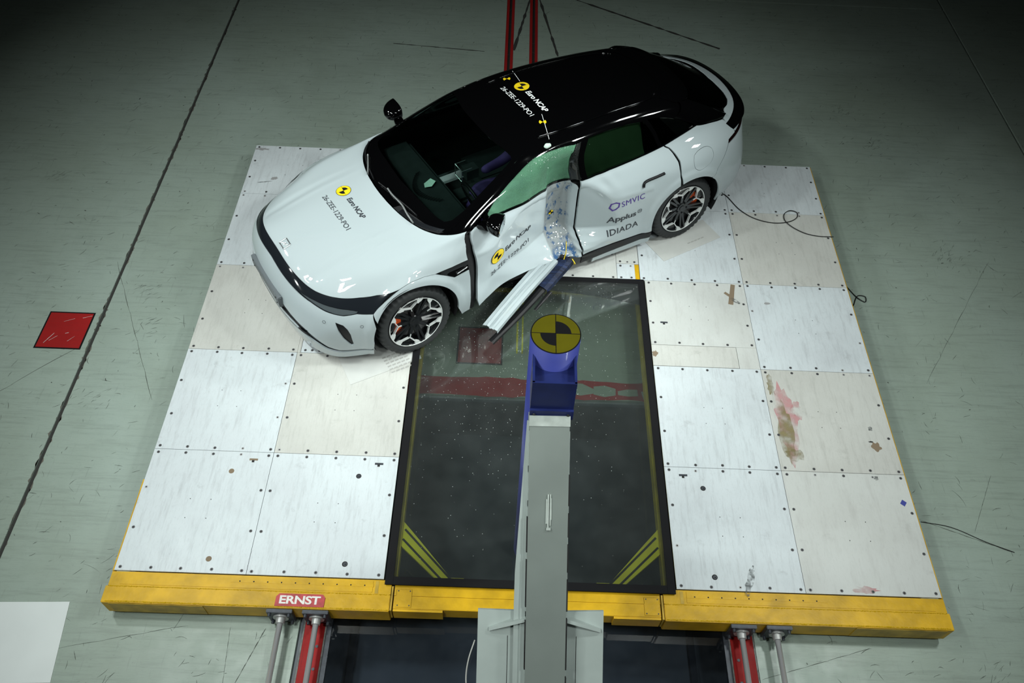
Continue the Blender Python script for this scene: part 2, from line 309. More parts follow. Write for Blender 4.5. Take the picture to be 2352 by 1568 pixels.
def S_ab(a,b):
    "evaluate the base surface; a in columns (0 front centre, 16 rear centre, negative = far side), b in rings"
    a=np.asarray(a,float)*KA; b=np.clip(np.asarray(b,float)*KB,0,NB-1.0001)
    i=np.floor(a).astype(int); j=np.floor(b).astype(int); s=a-i; t=b-j
    def wt(x): return (-.5*x+x*x-.5*x**3, 1-2.5*x*x+1.5*x**3, .5*x+2*x*x-1.5*x**3, -.5*x*x+.5*x**3)
    ws,wt_=wt(s),wt(t); out=0
    for p in range(4):
        ip=(i+p-1)%NA; row=0
        for q in range(4): row=row+D_[ip,np.clip(j+q-1,0,NB-1)]*wt_[q][...,None]
        out=out+row*ws[p][...,None]
    return out
# ---- bend of the crashed body and the pole dent
HU,VN,HX,HY=1.45,.9,3.22868,2.97036
_us=np.linspace(-2.5,5.5,1601)
_th=np.radians(34)+np.radians(-4)*np.clip((_us-.65)/1.6,0,1)
_cx=np.concatenate([[0],np.cumsum((np.cos(_th)[1:]+np.cos(_th)[:-1])/2*(_us[1]-_us[0]))])
_cy=np.concatenate([[0],np.cumsum((np.sin(_th)[1:]+np.sin(_th)[:-1])/2*(_us[1]-_us[0]))])
_cx+=HX-np.interp(HU,_us,_cx); _cy+=HY-np.interp(HU,_us,_cy)
def to_world(P):
    P=np.atleast_2d(np.asarray(P,float)); u,v,w=P[:,0],P[:,1],P[:,2]
    th=np.interp(u,_us,_th)
    return np.stack([np.interp(u,_us,_cx)+(v-VN)*np.sin(th),np.interp(u,_us,_cy)-(v-VN)*np.cos(th),w],1)
UC=1.605
def _lim(u,w):
    du=u-UC
    ch=.565+.136-np.sqrt(np.maximum(.136**2-np.clip(du,-.128,.128)**2,0))
    fr=.655+(-du-.128)*.33; re=.70+(du-.128)*.42+.03*(1-np.exp(-np.maximum(du-.128,0)/.02))
    return np.where(du<-.128,fr,np.where(du>.128,re,ch))+np.clip(.46-w,0,.3)*1.45*np.exp(-(du/.45)**2)
def smin(a,b,k=.022):
    h=np.clip(.5+.5*(b-a)/k,0,1); return b*(1-h)+a*h-k*h*(1-h)
def dent(P):
    P=np.atleast_2d(np.array(P,float)); u,v,w=P[:,0],P[:,1],P[:,2]
    L=_lim(u,w); L9=_lim(u,np.full_like(w,.9))
    lo=np.where(v>0,v-smin(v,L),0)
    hb=.745-smin(np.full_like(v,.745),L9)
    f=np.clip(1-(w-1.0)/.40,0,1)
    f=f*f*(3-2*f)
    t=np.clip((w-.96)/.08,0,1)
    d=lo*(1-t)+hb*f*t
    d=d*np.clip((v-.25)/.25,0,1)
    # crumple waves round the channel
    wv=np.exp(-((u-UC)/.22)**2)*np.exp(-((w-.33)/.12)**2)*.012*np.sin(w*95+u*14)
    wv+=np.exp(-((u-UC)/.25)**2)*np.exp(-((w-.98)/.05)**2)*.006*np.sin(u*60)
    wv+=np.exp(-((u-1.1)/.35)**2)*np.exp(-((w-.55)/.3)**2)*.006*np.sin(u*16+w*22)*(u<1.5)
    wv+=np.exp(-((u-2.0)/.12)**2)*np.exp(-((w-.93)/.1)**2)*.008*np.sin(u*40+w*30)
    t2=np.clip((w-.62)/.38,0,1); t3=np.clip(1-(w-1.0)/.34,0,1); near=np.exp(-((u-UC)/.30)**2)
    P[:,1]=np.where(v>.2,v-d-wv,v); P[:,2]=w-d*.55*t2*t2*(3-2*t2)*t3*near
    return P
# ---------------------------------------------------------------- hall floor (top at z=-0.26; the platform deck is z=0)
ZF=-.26
floor=mesh('floor',[(-16,-9,ZF-.05),(20,-9,ZF-.05),(20,1.82,ZF-.05),(-16,1.82,ZF-.05),(-16,16,ZF-.05),(20,16,ZF-.05),
    (1.36,-9,ZF-.05),(1.36,1.82,ZF-.05),(4.73,-9,ZF-.05),(4.73,1.82,ZF-.05)],
    [(0,6,7,3),(8,1,2,9),(3,7,9,2,5,4)],'floor_dark',kind='structure')
def slab(x0,x1,y0,y1):
    MB().box(x0,x1,y0,y1,ZF-.045,ZF).build('floor_slab','floor',floor)
slab(-16,-1.045,-9,16); slab(-1.012,1.36,-9,1.83); slab(-1.012,2.665,1.83,8.74); slab(3.095,8.87,1.83,8.74); slab(2.665,3.095,1.83,6.2); slab(2.775,2.985,6.2,8.74)
slab(4.73,8.87,-9,1.83); slab(8.90,20,-9,16); slab(-1.012,8.87,8.765,16)
# painted marks, saw cuts and scrapes on the floor
def strip(p0,p1,w,z,name,m,parent,kink=0,**kw):
    p0=np.array(p0);p1=np.array(p1);d=p1-p0; L_=np.linalg.norm(d); nrm=np.array([-d[1],d[0]])/L_
    n=max(2,int(L_/.08)); L1=[];L2=[]
    for i in range(n+1):
        q=p0+d*i/n; j=1+kink*(rng.random()-.5)*2; e=w*.5*j
        L1.append((*(q+nrm*e),z)); L2.append((*(q-nrm*e),z))
    v=L1+L2; f=[(i,i+1,n+1+i+1,n+1+i) for i in range(n)]
    return mesh(name,v,f,m,parent,**kw)
for c in ((-1.316,2.40),(2.57,2.40)):
    b=MB(); b.box(c[0]-.215,c[0]+.215,c[1]-.22,c[1]+.22,ZF,ZF+.0015); b.build('floor_square','black_tape',floor,label='dark rim of the red square')
    MB().box(c[0]-.2,c[0]+.2,c[1]-.205,c[1]+.205,ZF,ZF+.003).build('floor_square','red',floor,label='red painted square')
strip((1.36,1.93),(4.73,1.93),.20,ZF+.003,'floor_stripe','red',floor,.12,label='worn red painted stripe along the pit edge')
for i in range(5): strip((3.4+i*.22,1.95-.02*i),(3.62+i*.2,1.92),.06+.05*rng.random(),ZF+.0045,'floor_wear','floor',floor,.6)
for a,b in (((2.981,8.56),(2.78,7.3)),((3.122,8.57),(3.36,7.2)),((3.64,8.61),(5.52,7.53)),((3.09,7.05),(4.4,6.95)),((1.2,7.35),(2.4,7.25))):
    strip(a,b,.03 if a[1]>8 else .012,ZF+.0008,'floor_cut','floor_dark',floor,.6)
strip((-1.0275,-9),(-1.0275,16),.05,ZF-.012,'floor_joint','floor_dark',floor)
for a_,b_,w_ in (((-1.46,2.24),(-1.40,2.36),.003),((-1.42,2.27),(-1.36,2.33),.002),((-1.25,2.27),(-1.20,2.33),.002),((-1.36,2.50),(-1.27,2.54),.002),((-1.20,2.55),(-1.12,2.58),.0025),((-1.30,2.36),(-1.27,2.37),.003)): strip(a_,b_,w_,ZF+.0042,'paint_scratch','board',floor,.6)
# chipped edges of the long joint
v=[];f=[]
for i in range(150):
    y=rng.uniform(-.5,9); x=-1.045 if rng.random()<.5 else -1.012; l=rng.uniform(.02,.12); d=rng.uniform(.004,.014)*(-1 if x<-1.03 else 1)
    k=len(v); v+=[(x,y,ZF+.001),(x+d,y+l*.4,ZF+.001),(x+d*.6,y+l*.8,ZF+.001),(x,y+l,ZF+.001)]; f.append((k,k+1,k+2,k+3))
mesh('joint_chips',v,f,'joint_edge',floor,kind='stuff')
# scrapes, skid scuffs and cracks
v=[];f=[]
def scrape(x,y,l,w,a,bend=0):
    n=6; k=len(v); px,py=x,y
    for i in range(n+1):
        t=i/n; ang=a+bend*t; ww=w*(math.sin(math.pi*(.08+.84*t)))*rng.uniform(.6,1.3)
        v.append((px-math.sin(ang)*ww,py+math.cos(ang)*ww,ZF+.0012)); v.append((px+math.sin(ang)*ww,py-math.cos(ang)*ww,ZF+.0012))
        px+=math.cos(ang)*l/n; py+=math.sin(ang)*l/n
    for i in range(n): f.append((k+2*i,k+2*i+2,k+2*i+3,k+2*i+1))
for i in range(5200):
    x=rng.uniform(-5,11); y=rng.uniform(-1.5,9)
    if -.1<x<6.2 and -.25<y<4.9: continue
    if 1.3<x<4.8 and y<1.9: continue
    if rng.random()<.93: scrape(x,y,rng.uniform(.015,.09)*(2.2 if rng.random()<.06 else 1),rng.uniform(.0005,.0021),rng.choice([.2,.6,.9,2.3,1.4])+rng.normal()*.25,rng.normal()*.5)
    else: scrape(x,y,rng.uniform(.01,.04),rng.uniform(.002,.006),rng.uniform(0,3.1),rng.normal())
for q in range(14):
    cx,cy=rng.uniform(-4,-.2) if q%2 else rng.uniform(6.3,9),rng.uniform(-1,7)
    for i in range(18): scrape(cx+rng.normal()*.09,cy+rng.normal()*.06,rng.uniform(.02,.08),rng.uniform(.0006,.0018),rng.normal()*.3+.7,0)
for a,b,w in (((-1.11,3.29),(-.29,1.67),.0022),((-1.14,2.19),(-3.2,.1),.0028),((6.26,.76),(6.95,.50),.003),((7.0,1.2),(6.69,.67),.0015),((7.85,3.76),(6.73,2.15),.0015),((.55,-.3),(-.9,-.62),.0016),((5.6,-.3),(4.75,-.55),.0018),((1.12,-.3),(.98,-.7),.003),((.86,-.3),(.9,-.72),.0015)):
    for i in range(5):
        p=np.array(a)+(np.array(b)-np.array(a))*i/5; d=np.array(b)-np.array(a); scrape(p[0],p[1],np.linalg.norm(d)/5*1.03,w,math.atan2(d[1],d[0])-.06,.12)
mesh('floor_scrapes',v,f,'scrape',floor,kind='stuff')
# pit under glass
b=MB(); b.box(1.36,4.73,-9,1.82,-.90,-.85); b.box(1.36,1.40,-9,1.82,-.85,ZF-.03); b.box(4.69,4.73,-9,1.82,-.85,ZF-.03); b.box(1.36,4.73,1.78,1.83,-.85,ZF-.03); b.build('floor_pit','pit',floor)
mesh('pit_glass',[(1.5,-9,ZF-.012),(4.6,-9,ZF-.012),(4.6,1.8,ZF-.012),(1.5,1.8,ZF-.012)],[(0,1,2,3)],'pitglass',floor,label='dark glass pane over the film pit')
for x in (1.66,4.36): MB().box(x,x+.05,-9,1.78,-.85,-.80).build('pit_girder','steel_d',floor)
def rail(x0,x1,label,grp=None):
    t=thing('floor_rail',label,'rail',((x0+x1)/2,-2,ZF-.045))
    MB().box(x0,x1,-9,1.83,ZF-.045,ZF+.006).build('rail_plate','red',t)
    b=MB(); b.box(x0-.004,x0+.006,-9,1.83,ZF-.03,ZF+.009); b.box(x1-.006,x1+.004,-9,1.83,ZF-.03,ZF+.009); b.build('rail_edge','rail_edge',t)
    b2=MB()
    for i in range(18):
        y=-.42-i*.16; b2.cyl((x1-.045 if x0<3 else x0+.05,y,ZF+.006),(x1-.045 if x0<3 else x0+.05,y,ZF+.010),.011,n=10)
    b2.build('bolts','steel_d',t,kind='stuff')
    return t
rail(1.40,1.56,'red painted steel rail in the floor left of the glass pit'); rail(4.54,4.72,'worn red painted steel rail in the floor right of the glass pit')
MB().box(1.56,1.60,-9,1.83,ZF-.04,ZF).build('floor_trim','steel_d',floor); MB().box(4.50,4.54,-9,1.83,ZF-.04,ZF).build('floor_trim','steel_d',floor)
for x,lab in ((2.72,'left red grooved guide rail set in the floor behind the car'),(3.04,'right red grooved guide rail set in the floor behind the car')):
    t=thing('guide_rail',lab,'rail',(x,8,ZF-.045))
    b=MB(); b.box(x-.053,x-.018,6.2,8.74,ZF-.045,ZF+.002); b.box(x+.018,x+.053,6.2,8.74,ZF-.045,ZF+.002); b.build('rail_flange','red',t)
    MB().box(x-.018,x+.018,6.2,8.74,ZF-.044,ZF-.03).build('groove','floor_dark',t)
mesh('white_board',*(lambda b:(b.v,b.f))(MB().prism([(-1.6,-.20),(-.366,-.154),(-.30,-.729),(-1.55,-.78)],ZF,ZF+.006)),'board',label='plain white board lying flat on the floor at the left edge',cat='board')
# ---------------------------------------------------------------- the platform
PF=thing('test_platform','low yellow framed test trolley decked with screwed white and beige plates','platform',(3.05,2.4,ZF))
CX=[0,.964,1.976,4.130,5.090,6.10]; RY=[0,1.025,2.046,3.069,4.083,4.860]
def plate(x0,x1,y0,y1,m,screws=True,poly=None,nx=5,ny=4):
    g=.0018
    if poly: b=MB().prism(poly,-.012,0)
    else: b=MB().box(x0+g,x1-g,y0+g,y1-g,-.012,0)
    o=b.build('deck_plate',m,PF)
    if screws:
        s=MB(); e=.038; P=[]
        for i in range(nx):
            x=x0+e+(x1-x0-2*e)*i/(nx-1); P+=[(x,y0+e*.75),(x,y1-e*.75)]
        for j in range(1,ny-1):
            y=y0+(y1-y0)*j/(ny-1); P+=[(x0+e,y),(x1-e,y)]
        for k,(x,y) in enumerate(P):
            x+=rng.normal()*.002; y+=rng.normal()*.002
            s.cyl((x,y,0),(x,y,.0012),.0125,n=12,mi=0 if rng.random()<.85 else 1); s.cyl((x,y,.0012),(x,y,.0016),.006,n=8,mi=2)
        xm,ym=(x0+x1)/2,(y0+y1)/2
        for dx in (-.08,.08):
            for dy in ((-.08,.08) if x1-x0>.5 else ()): s.cyl((xm+dx,ym+dy,0),(xm+dx,ym+dy,.0008),.004,n=6,mi=2)
        s.build('screws',None,o,mats=['screw','screw_l','hole_d'],kind='stuff')
    return o
mm='plate_w,plate_w|plate_w,plate_b|plate_b,plate_p|plate_w,plate_p|plate_w,plate_w'.split('|')
for r in range(5):
    a,b_=mm[r].split(',')
    plate(CX[0],CX[1],RY[r],RY[r+1],a,ny=4 if r<4 else 4)
    if r==2:
        plate(.992,1.19,RY[2],2.6,'plate_w',nx=3); plate(1.19,CX[2],RY[2],2.6,'plate_p',nx=4); plate(CX[1],CX[2],2.6,RY[3],'plate_b'); MB().box(CX[1],.990,RY[2],2.6,-.012,0).build('deck_plate','plate_b',PF)
    else: plate(CX[1],CX[2],RY[r],RY[r+1],b_)
for r,(a,b_) in enumerate((('plate_w','plate_p'),('plate_w','plate_b'),(None,'plate_w'),('plate_w','plate_b'),('plate_w','plate_w'))):
    if a and r!=3 and r!=4: plate(CX[3],CX[4],RY[r],RY[r+1],a)
    elif r==2:
        plate(CX[3],CX[4],2.285,RY[3],'plate_p',ny=4); MB().box(4.905,CX[4]-.002,RY[2],2.285,-.012,0).build('deck_plate','plate_p',PF); plate(CX[3],4.903,RY[2]+.002,2.284,'plate_b',screws=False)
    elif r in (3,4): plate(4.09,CX[4],RY[r],RY[r+1],a)
    plate(CX[4],CX[5],RY[r],RY[r+1],b_)
# centre bays behind the pane
plate(CX[2],3.0,RY[3],4.08,'plate_b'); plate(3.0,3.868,RY[3],4.08,'plate_p'); plate(CX[2],3.0,4.08,RY[5],'plate_w'); plate(3.0,4.088,4.08,RY[5],'plate_w')
plate(3.868,4.046,3.071,3.28,'plate_w',nx=2,ny=2); plate(3.868,4.088,3.28,4.08,'plate_p',nx=3); MB().box(4.046,4.088,RY[3],3.28,-.03,-.008).build('deck_filler','yellow',PF,label='yellow painted steel strip between plates')
# holes and slots
for k,(x,y) in enumerate([(.662,.845),(.665,.11),(1.675,.839),(1.673,.105),(4.428,.838),(4.426,.101)]):
    b=MB(); b.cyl((x,y,-.001),(x,y,.0009),.0215,n=20,mi=0 if k<2 else 1); b.cyl((x+.002,y,-.0005),(x+.002,y,.0012),.017 if k<2 else .015,n=16,mi=0 if k<2 else 2)
    if k>=2: b.cyl((x+.004,y-.002,0),(x+.004,y-.002,.0016),.006,n=8,mi=1)
    b.build('deck_hole',None,PF,mats=['hole','hole_d','steel_d'])
for x,y in [(.815,.956),(1.823,.956),(4.28,.951),(4.272,2.55)]:
    b=MB(); b.box(x-.034,x+.034,y-.009,y+.009,0,.0009,bev=.0); b.box(x-.012,x+.008,y-.026,y-.006,0,.0010,mi=1); b.build('deck_slot',None,PF,mats=['hole' if x<1 else 'steel_d','hole_d'])
# marks on the deck
def blob(name,cx,cy,rx,ry,m,z=.0006,rag=.35,n=22,ang=0,parent=PF,**kw):
    v=[(cx,cy,z)]; 
    for i in range(n):
        t=2*math.pi*i/n; r=1+rag*(rng.random()-.5)*2; x=math.cos(t)*rx*r; y=math.sin(t)*ry*r
        v.append((cx+x*math.cos(ang)-y*math.sin(ang),cy+x*math.sin(ang)+y*math.cos(ang),z))
    return mesh(name,v,[(0,i,i%n+1) for i in range(1,n+1)],m,parent,**kw)
def film(name,col,amount,scale=6):
    "thin stain: transparent where the noise is low"
    m,N,L,b=nt(name); b.inputs['Base Color'].default_value=(*col,1); b.inputs['Roughness'].default_value=.6
    gm=N.new('ShaderNodeTexCoord'); n=N.new('ShaderNodeTexNoise'); n.inputs['Scale'].default_value=scale; n.inputs['Detail'].default_value=6; L.new(gm.outputs['Object'],n.inputs['Vector'])
    r=N.new('ShaderNodeMapRange'); r.inputs[1].default_value=.38; r.inputs[2].default_value=.68; r.inputs[3].default_value=0; r.inputs[4].default_value=amount; L.new(n.outputs['Fac'],r.inputs[0]); L.new(r.outputs[0],b.inputs['Alpha']); return m
M['st_pink']=film('pink_stain',(.55,.25,.26),.75,7); M['st_brown']=film('brown_stain',(.23,.19,.08),.85,9); M['st_grey']=film('grey_scuff',(.10,.11,.11),.85,30); M['st_scratch']=film('scrub_marks',(.25,.22,.22),.45,12)
blob('stain',5.225,1.50,.085,.38,'st_pink',rag=.2); blob('stain',5.20,1.40,.06,.28,'st_brown',.0009,rag=.2); blob('stain',5.225,1.17,.07,.06,'st_brown',.0012,rag=.3); blob('stain',5.33,1.63,.05,.09,'st_pink',.0008)
blob('stain',4.684,.077,.025,.11,'st_grey',rag=.3,ang=-.35); blob('stain',5.15,1.87,.03,.10,'st_brown'); blob('stain',5.55,.04,.09,.03,'st_pink')
#blob('stain',1.72,1.45,.2,.45,'st_scratch',rag=.3); blob('stain',.42,1.6,.12,.5,'st_scratch',.0009,rag=.3,ang=-.1); blob('stain',.80,.66,.25,.36,'st_scratch',.0008,rag=.3); #('stain',4.6,1.6,.4,.42,'st_scratch',.0008,rag=.25)
blob('torn_patch',5.935,1.279,.036,.045,'hole',rag=.3); blob('torn_patch',5.90,1.33,.02,.008,'hole_d'); blob('torn_patch',5.93,1.46,.02,.02,'st_grey'); blob('torn_patch',5.86,.985,.02,.02,'st_grey')
blob('torn_patch',4.16,2.18,.025,.03,'hole',rag=.4); blob('torn_patch',5.28,2.83,.028,.015,'screw_l',rag=.2); blob('torn_patch',.075,4.80,.07,.02,'screw_l',rag=.4); blob('torn_patch',.30,4.33,.035,.022,'screw_l',rag=.3,ang=.5); blob('stain',.21,4.27,.07,.008,'st_grey',ang=.2)
MB().prism([(5.995,.765),(6.02,.80),(6.05,.775),(6.025,.74)],0,.001).build('sticker','blue',PF,label='small blue sticker')
strip((4.985,3.055),(4.93,2.80),.045,.001,'tape','hole',PF,.3,label='strip of torn brown tape'); strip((4.89,2.95),(4.955,2.89),.03,.0014,'tape','hole',PF,.3,label='strip of torn brown tape'); strip((4.94,2.88),(5.02,2.815),.03,.0012,'tape','st_grey',PF,.3,label='strip of black tape residue')
# yellow chassis round the deck
MB().box(-.012,0,0,.75,-.05,-.008).build('edge_strip','yellow',PF); MB().box(6.10,6.112,0,4.86,-.05,-.012).build('edge_strip','yellow',PF)
b=MB(); b.box(.0,1.95,.05,4.84,-.10,-.013); b.box(4.14,6.10,.05,4.84,-.10,-.013); b.box(1.95,4.14,3.08,4.84,-.10,-.013)
b.box(.02,1.9,.3,4.7,ZF+.02,-.10); b.box(4.2,6.06,.3,4.7,ZF+.02,-.10); b.box(1.9,4.2,3.3,4.7,ZF+.02,-.10); b.build('chassis','steel_d',PF)
for x in (.3,5.8):
    for y in (.6,4.3): MB().cyl((x-.03,y,ZF+.06),(x+.03,y,ZF+.06),.06,n=20).build('chassis_wheel','steel_d',PF)
# front girder, left and right halves
def girder(x0,x1,sgn):
    b=MB()
    b.box(x0,x1,-.108,.0,-.20,-.020); b.box(x0+(.0 if sgn>0 else 0),x1,-.108,-.003,-.02,-.013)
    b.box(x0-(.018 if sgn<0 else 0),x1+(.018 if sgn>0 else 0),-.232,-.108,-.20,-.016,bev=.004)
    o=b.build('front_girder','yellow',PF)
    w=MB()
    for yy,z in ((-.110,-.016),(-.222,-.016)):
        n=int((x1-x0)/.02)
        for i in range(n):
            x=x0+.01+i*(x1-x0-.02)/n; w.cyl((x,yy,z-.003),(x+.021,yy+rng.normal()*.001,z-.002),.006*rng.uniform(.8,1.15),n=6)
    w.build('weld_bead','weld',o,kind='stuff')
    return o
gl=girder(-.012,2.035,-1); gr=girder(4.03,6.112,1)
MB().box(.07,1.90,-.098,-.012,-.0125,-.0095,bev=.001).build('top_plate','yellow',gl); MB().box(4.20,6.03,-.098,-.012,-.0125,-.0095,bev=.001).build('top_plate','yellow',gr)
MB().box(.02,.70,-.236,-.231,-.19,-.03,bev=.002).build('face_plate','yellow_d',gl); MB().box(5.42,6.09,-.236,-.231,-.19,-.03,bev=.002).build('face_plate','yellow_d',gr)
MB().box(.86,1.905,-.060,-.036,-.014,-.008,bev=.002).build('hole_strip','yellow',gl); MB().box(4.20,5.24,-.064,-.040,-.014,-.008,bev=.002).build('hole_strip','yellow',gr)
for g_,x0,x1,y in ((gl,.93,1.84,-.048),(gr,4.26,5.16,-.052)):
    b=MB()
    for i in range(10): x=x0+(x1-x0)*i/9; b.cyl((x,y,-.008),(x,y,-.0072),.0055,n=8)
    b.build('bolt_holes','hole_d',g_,kind='stuff')
for g_,x in ((gl,1.93),(gr,4.165)): MB().box(x-.012,x+.012,-.105,-.012,-.0135,-.011).build('slot','yellow_d',g_)
# middle of the girder under the pane's edge
b=MB(); b.box(2.060,4.005,-.110,.02,-.17,-.024); b.box(2.060,4.005,-.205,-.108,-.17,-.028,bev=.003); b.box(2.06,2.42,-.222,-.2,-.17,-.035); b.box(3.66,4.005,-.222,-.2,-.17,-.035); b.build('middle_girder','yellow',PF)
for x in (2.035,4.005): MB().box(x,x+.025,-.20,-.03,-.15,-.05).build('girder_joint','steel_d',PF)
for x in (2.040,4.012): MB().box(x,x+.012,-.225,-.045,-.16,-.014).build('joint_plate','yellow_d',PF)
for x0 in (2.075,3.885):
    MB().box(x0,x0+.115,-.195,-.062,-.027,-.022,bev=.002).build('cover_plate','yellow',PF)
    s=MB()
    for dx in (.015,.10):
        for y in (-.075,-.182): s.cyl((x0+dx,y,-.022),(x0+dx,y,-.020),.005,n=8)
    s.build('cover_screws','steel_d',PF,kind='stuff')
# name plaque
pq=MB().prism([(1.213,-.220),(1.566,-.220),(1.568,-.150),(1.548,-.127),(1.235,-.127),(1.214,-.150)],-.015,-.010).build('name_plate','red_p',gl)
def text_mesh(s,shear=0,bold=0,spacing=1.0):
    c=bpy.data.curves.new('t','FONT'); c.body=s; c.shear=shear; c.offset=bold; c.space_character=spacing; c.resolution_u=4
    o=bpy.data.objects.new('t',c); COL.objects.link(o); bpy.context.view_layer.update()
    me=bpy.data.meshes.new_from_object(o.evaluated_get(bpy.context.evaluated_depsgraph_get())); bpy.data.objects.remove(o)
    bm=bmesh.new(); bm.from_mesh(me); bpy.data.meshes.remove(me); return bm
def flat_text(s,p,right,up,width,m,parent,lift=.0008,height=None,name='lettering',label=None,**kw):
    bm=text_mesh(s,**kw); xs=[v.co.x for v in bm.verts]; ys=[v.co.y for v in bm.verts]; k=width/(max(xs)-min(xs)); ky=k if height is None else height/(max(ys)-min(ys))
    nrm=Vector(right).cross(Vector(up)); V=[(Vector(p)+Vector(right)*((v.co.x-min(xs))*k)+Vector(up)*((v.co.y-min(ys))*ky)+nrm*lift)[:] for v in bm.verts]
    bm.verts.ensure_lookup_table(); F=[[v.index for v in f.verts] for f in bm.faces]; bm.free()
    return mesh(name,V,F,m,parent,label=label)
flat_text('ERNST',(1.242,-.203,-.010),(1,0,0),(0,1,0),.295,'letter',pq,height=.062,bold=.03,spacing=.96)
# the pane, its black border and the yellow frame under it
MB().box(1.990,4.118,-.038,3.068,-.004,.010).build('acrylic_pane','acrylic',PF,label='clear acrylic window with splinters on it')
b=MB(); b.box(1.986,2.048,-.042,3.070,.0005,.0125,bev=.002); b.box(4.060,4.121,-.042,3.070,.0005,.0125,bev=.002); b.box(2.048,4.060,-.042,.020,.0005,.0125,bev=.002); b.box(2.048,4.060,3.010,3.070,.0005,.0125,bev=.002); b.build('pane_border','black_tape',PF)
b=MB(); b.box(1.98,2.068,.0,3.05,-.12,-.03); b.box(4.043,4.13,.0,3.05,-.12,-.03); b.box(2.0,4.1,2.93,3.05,-.09,-.03); b.box(2.0,4.1,-.02,.03,-.12,-.03); b.build('under_frame','yellow_u',PF)
b=MB(); b.box(2.905,2.922,2.2,2.95,-.10,-.06); b.box(2.955,2.968,2.2,2.95,-.10,-.06); b.build('under_rail','yellow_f',PF)
for s_ in (1,-1):
    X=lambda x:x if s_>0 else 6.106-x
    Q=[(X(2.04),.60),(X(2.055),.50),(X(2.20),.34),(X(2.46),.045),(X(2.56),.045),(X(2.56),.025),(X(2.36),.025),(X(2.05),.30),(X(2.03),.33)]
    if s_<0: Q=Q[::-1]
    o=MB().prism(Q,-.07,-.045).build('corner_gusset','yellow_f',PF)
    sl=MB()
    for (a,c) in (((2.085,.42),(2.46,.035)),((2.075,.34),(2.385,.035))):
        d=Vector((c[0]-a[0],c[1]-a[1])).normalized(); nn=Vector((-d.y,d.x))*.008
        q=[(X(a[0]+nn.x),a[1]+nn.y),(X(a[0]-nn.x),a[1]-nn.y),(X(c[0]-nn.x),c[1]-nn.y),(X(c[0]+nn.x),c[1]+nn.y)]
        sl.prism(q,-.046,-.043)
    sl.build('gusset_slots','hole_d',o,kind='stuff')
# pull rods with their flanges
for x,lab in ((1.25,'chrome rod bolted to the girder, left of the name plate end'),(1.508,'chrome rod above the left red rail'),(4.60,'chrome rod above the right red rail'),(4.858,'chrome rod farthest right on the girder')):
    t=thing('push_rod',lab,'rod',(x,-.25,-.12),group='chrome rods under the front girder')
    f_=MB(); f_.box(x-.093,x+.093,-.262,-.234,-.215,-.028,bev=.003); f_.build('flange','steel_d',t)
    b=MB()
    for dx in (-.07,.07):
        for z in (-.195,-.05): b.cyl((x+dx,-.262,z),(x+dx,-.285,z),.012,n=10)
    b.build('bolts','steel_d',t,kind='stuff')
    b=MB(); b.cyl((x,-.262,-.12),(x,-.272,-.12),.056,n=28); b.cyl((x,-.272,-.12),(x,-.31,-.12),.034,.031,n=24); b.build('collar','steel_l',t,smooth=False)
    MB().cyl((x,-.27,-.12),(x,-4.5,-.12),.0205,n=32).build('rod','chrome',t,smooth=True)
# ---------------------------------------------------------------- the pole and its brace
PX,PY,PR=3.0475,.239,.127
pl=thing('impact_pole','upright blue steel pole with round yellow and black target on top','pole',(PX,PY,.15))
b=MB(); b.cyl((PX,PY,.10),(PX,PY,2.655),PR,n=64); po=b.build('pole_tube','blue',pl,smooth=True)
for p_ in po.data.polygons: p_.use_smooth=len(p_.vertices)==4
def disc_target(c,ex,ey,R_,parent,my='tgt_y',mk='tgt_k',rin=.62,rot=0,lift=.0012,mapper=None,name='target',flip=0,n=48,ring=.045):
    "yellow disc, black rim, two opposite black quadrants, cross lines"
    ex=Vector(ex);ey=Vector(ey);nn=ex.cross(ey); c=Vector(c)
    def P(x,y,k): return (c+ex*x+ey*y+nn*lift*k)
    V=[];F=[];mi=[]
    def fan(r,t0,t1,k,m_,r0=0,n=24):
        b0=len(V); m2=3
        for i in range(n+1):
            t=t0+(t1-t0)*i/n
            for j in range(m2+1):
                rr=r0+(r-r0)*j/m2; V.append(P(rr*math.cos(t+rot),rr*math.sin(t+rot),k))
        for i in range(n):
            for j in range(m2): q=b0+i*(m2+1)+j; F.append((q,q+1,q+m2+2,q+m2+1)); mi.append(m_)
    fan(R_,0,2*math.pi,1,1,n=n); fan(R_*(1-ring),0,2*math.pi,2,0,n=n)
    for q in (0,2) if not flip else (1,3): fan(R_*rin,q*math.pi/2,(q+1)*math.pi/2,3,1)
    for k in range(2):
        a=rot+k*math.pi/2; d=Vector((math.cos(a),math.sin(a))); e=Vector((-d.y,d.x))*R_*.012; b0=len(V); m=10
        for i in range(m+1):
            s=-R_+2*R_*i/m; V.append(P(d.x*s+e.x,d.y*s+e.y,3.5)); V.append(P(d.x*s-e.x,d.y*s-e.y,3.5))
        for i in range(m): F.append((b0+2*i,b0+2*i+2,b0+2*i+3,b0+2*i+1)); mi.append(1)
    if mapper: V=[mapper(v) for v in V]
    return mesh(name,[v[:] for v in V],F,None,parent,mats=[my,mk],fmat=mi)
disc_target((PX,PY,2.655),(1,0,0),(0,1,0),PR,pl,'pole_y_dim','tgt_k',rin=.61)
b=MB(); b.box(PX-.110,PX-.098,.0,.24,2.28,2.57); b.box(PX+.098,PX+.110,.0,.24,2.28,2.57); b.box(PX-.110,PX+.110,-.004,.008,2.27,2.57); b.box(PX-.098,PX+.098,.02,.15,2.50,2.505)
b.box(PX-.112,PX+.112,-.018,-.002,2.27,2.345); b.build('bracket','blue_d',pl)
b=MB(); b.cyl((PX-.09,-.018,2.315),(PX-.09,-.024,2.315),.008,n=8); b.cyl((PX+.085,-.018,2.315),(PX+.085,-.024,2.315),.008,n=8); b.build('bolts','steel_d',pl,kind='stuff')
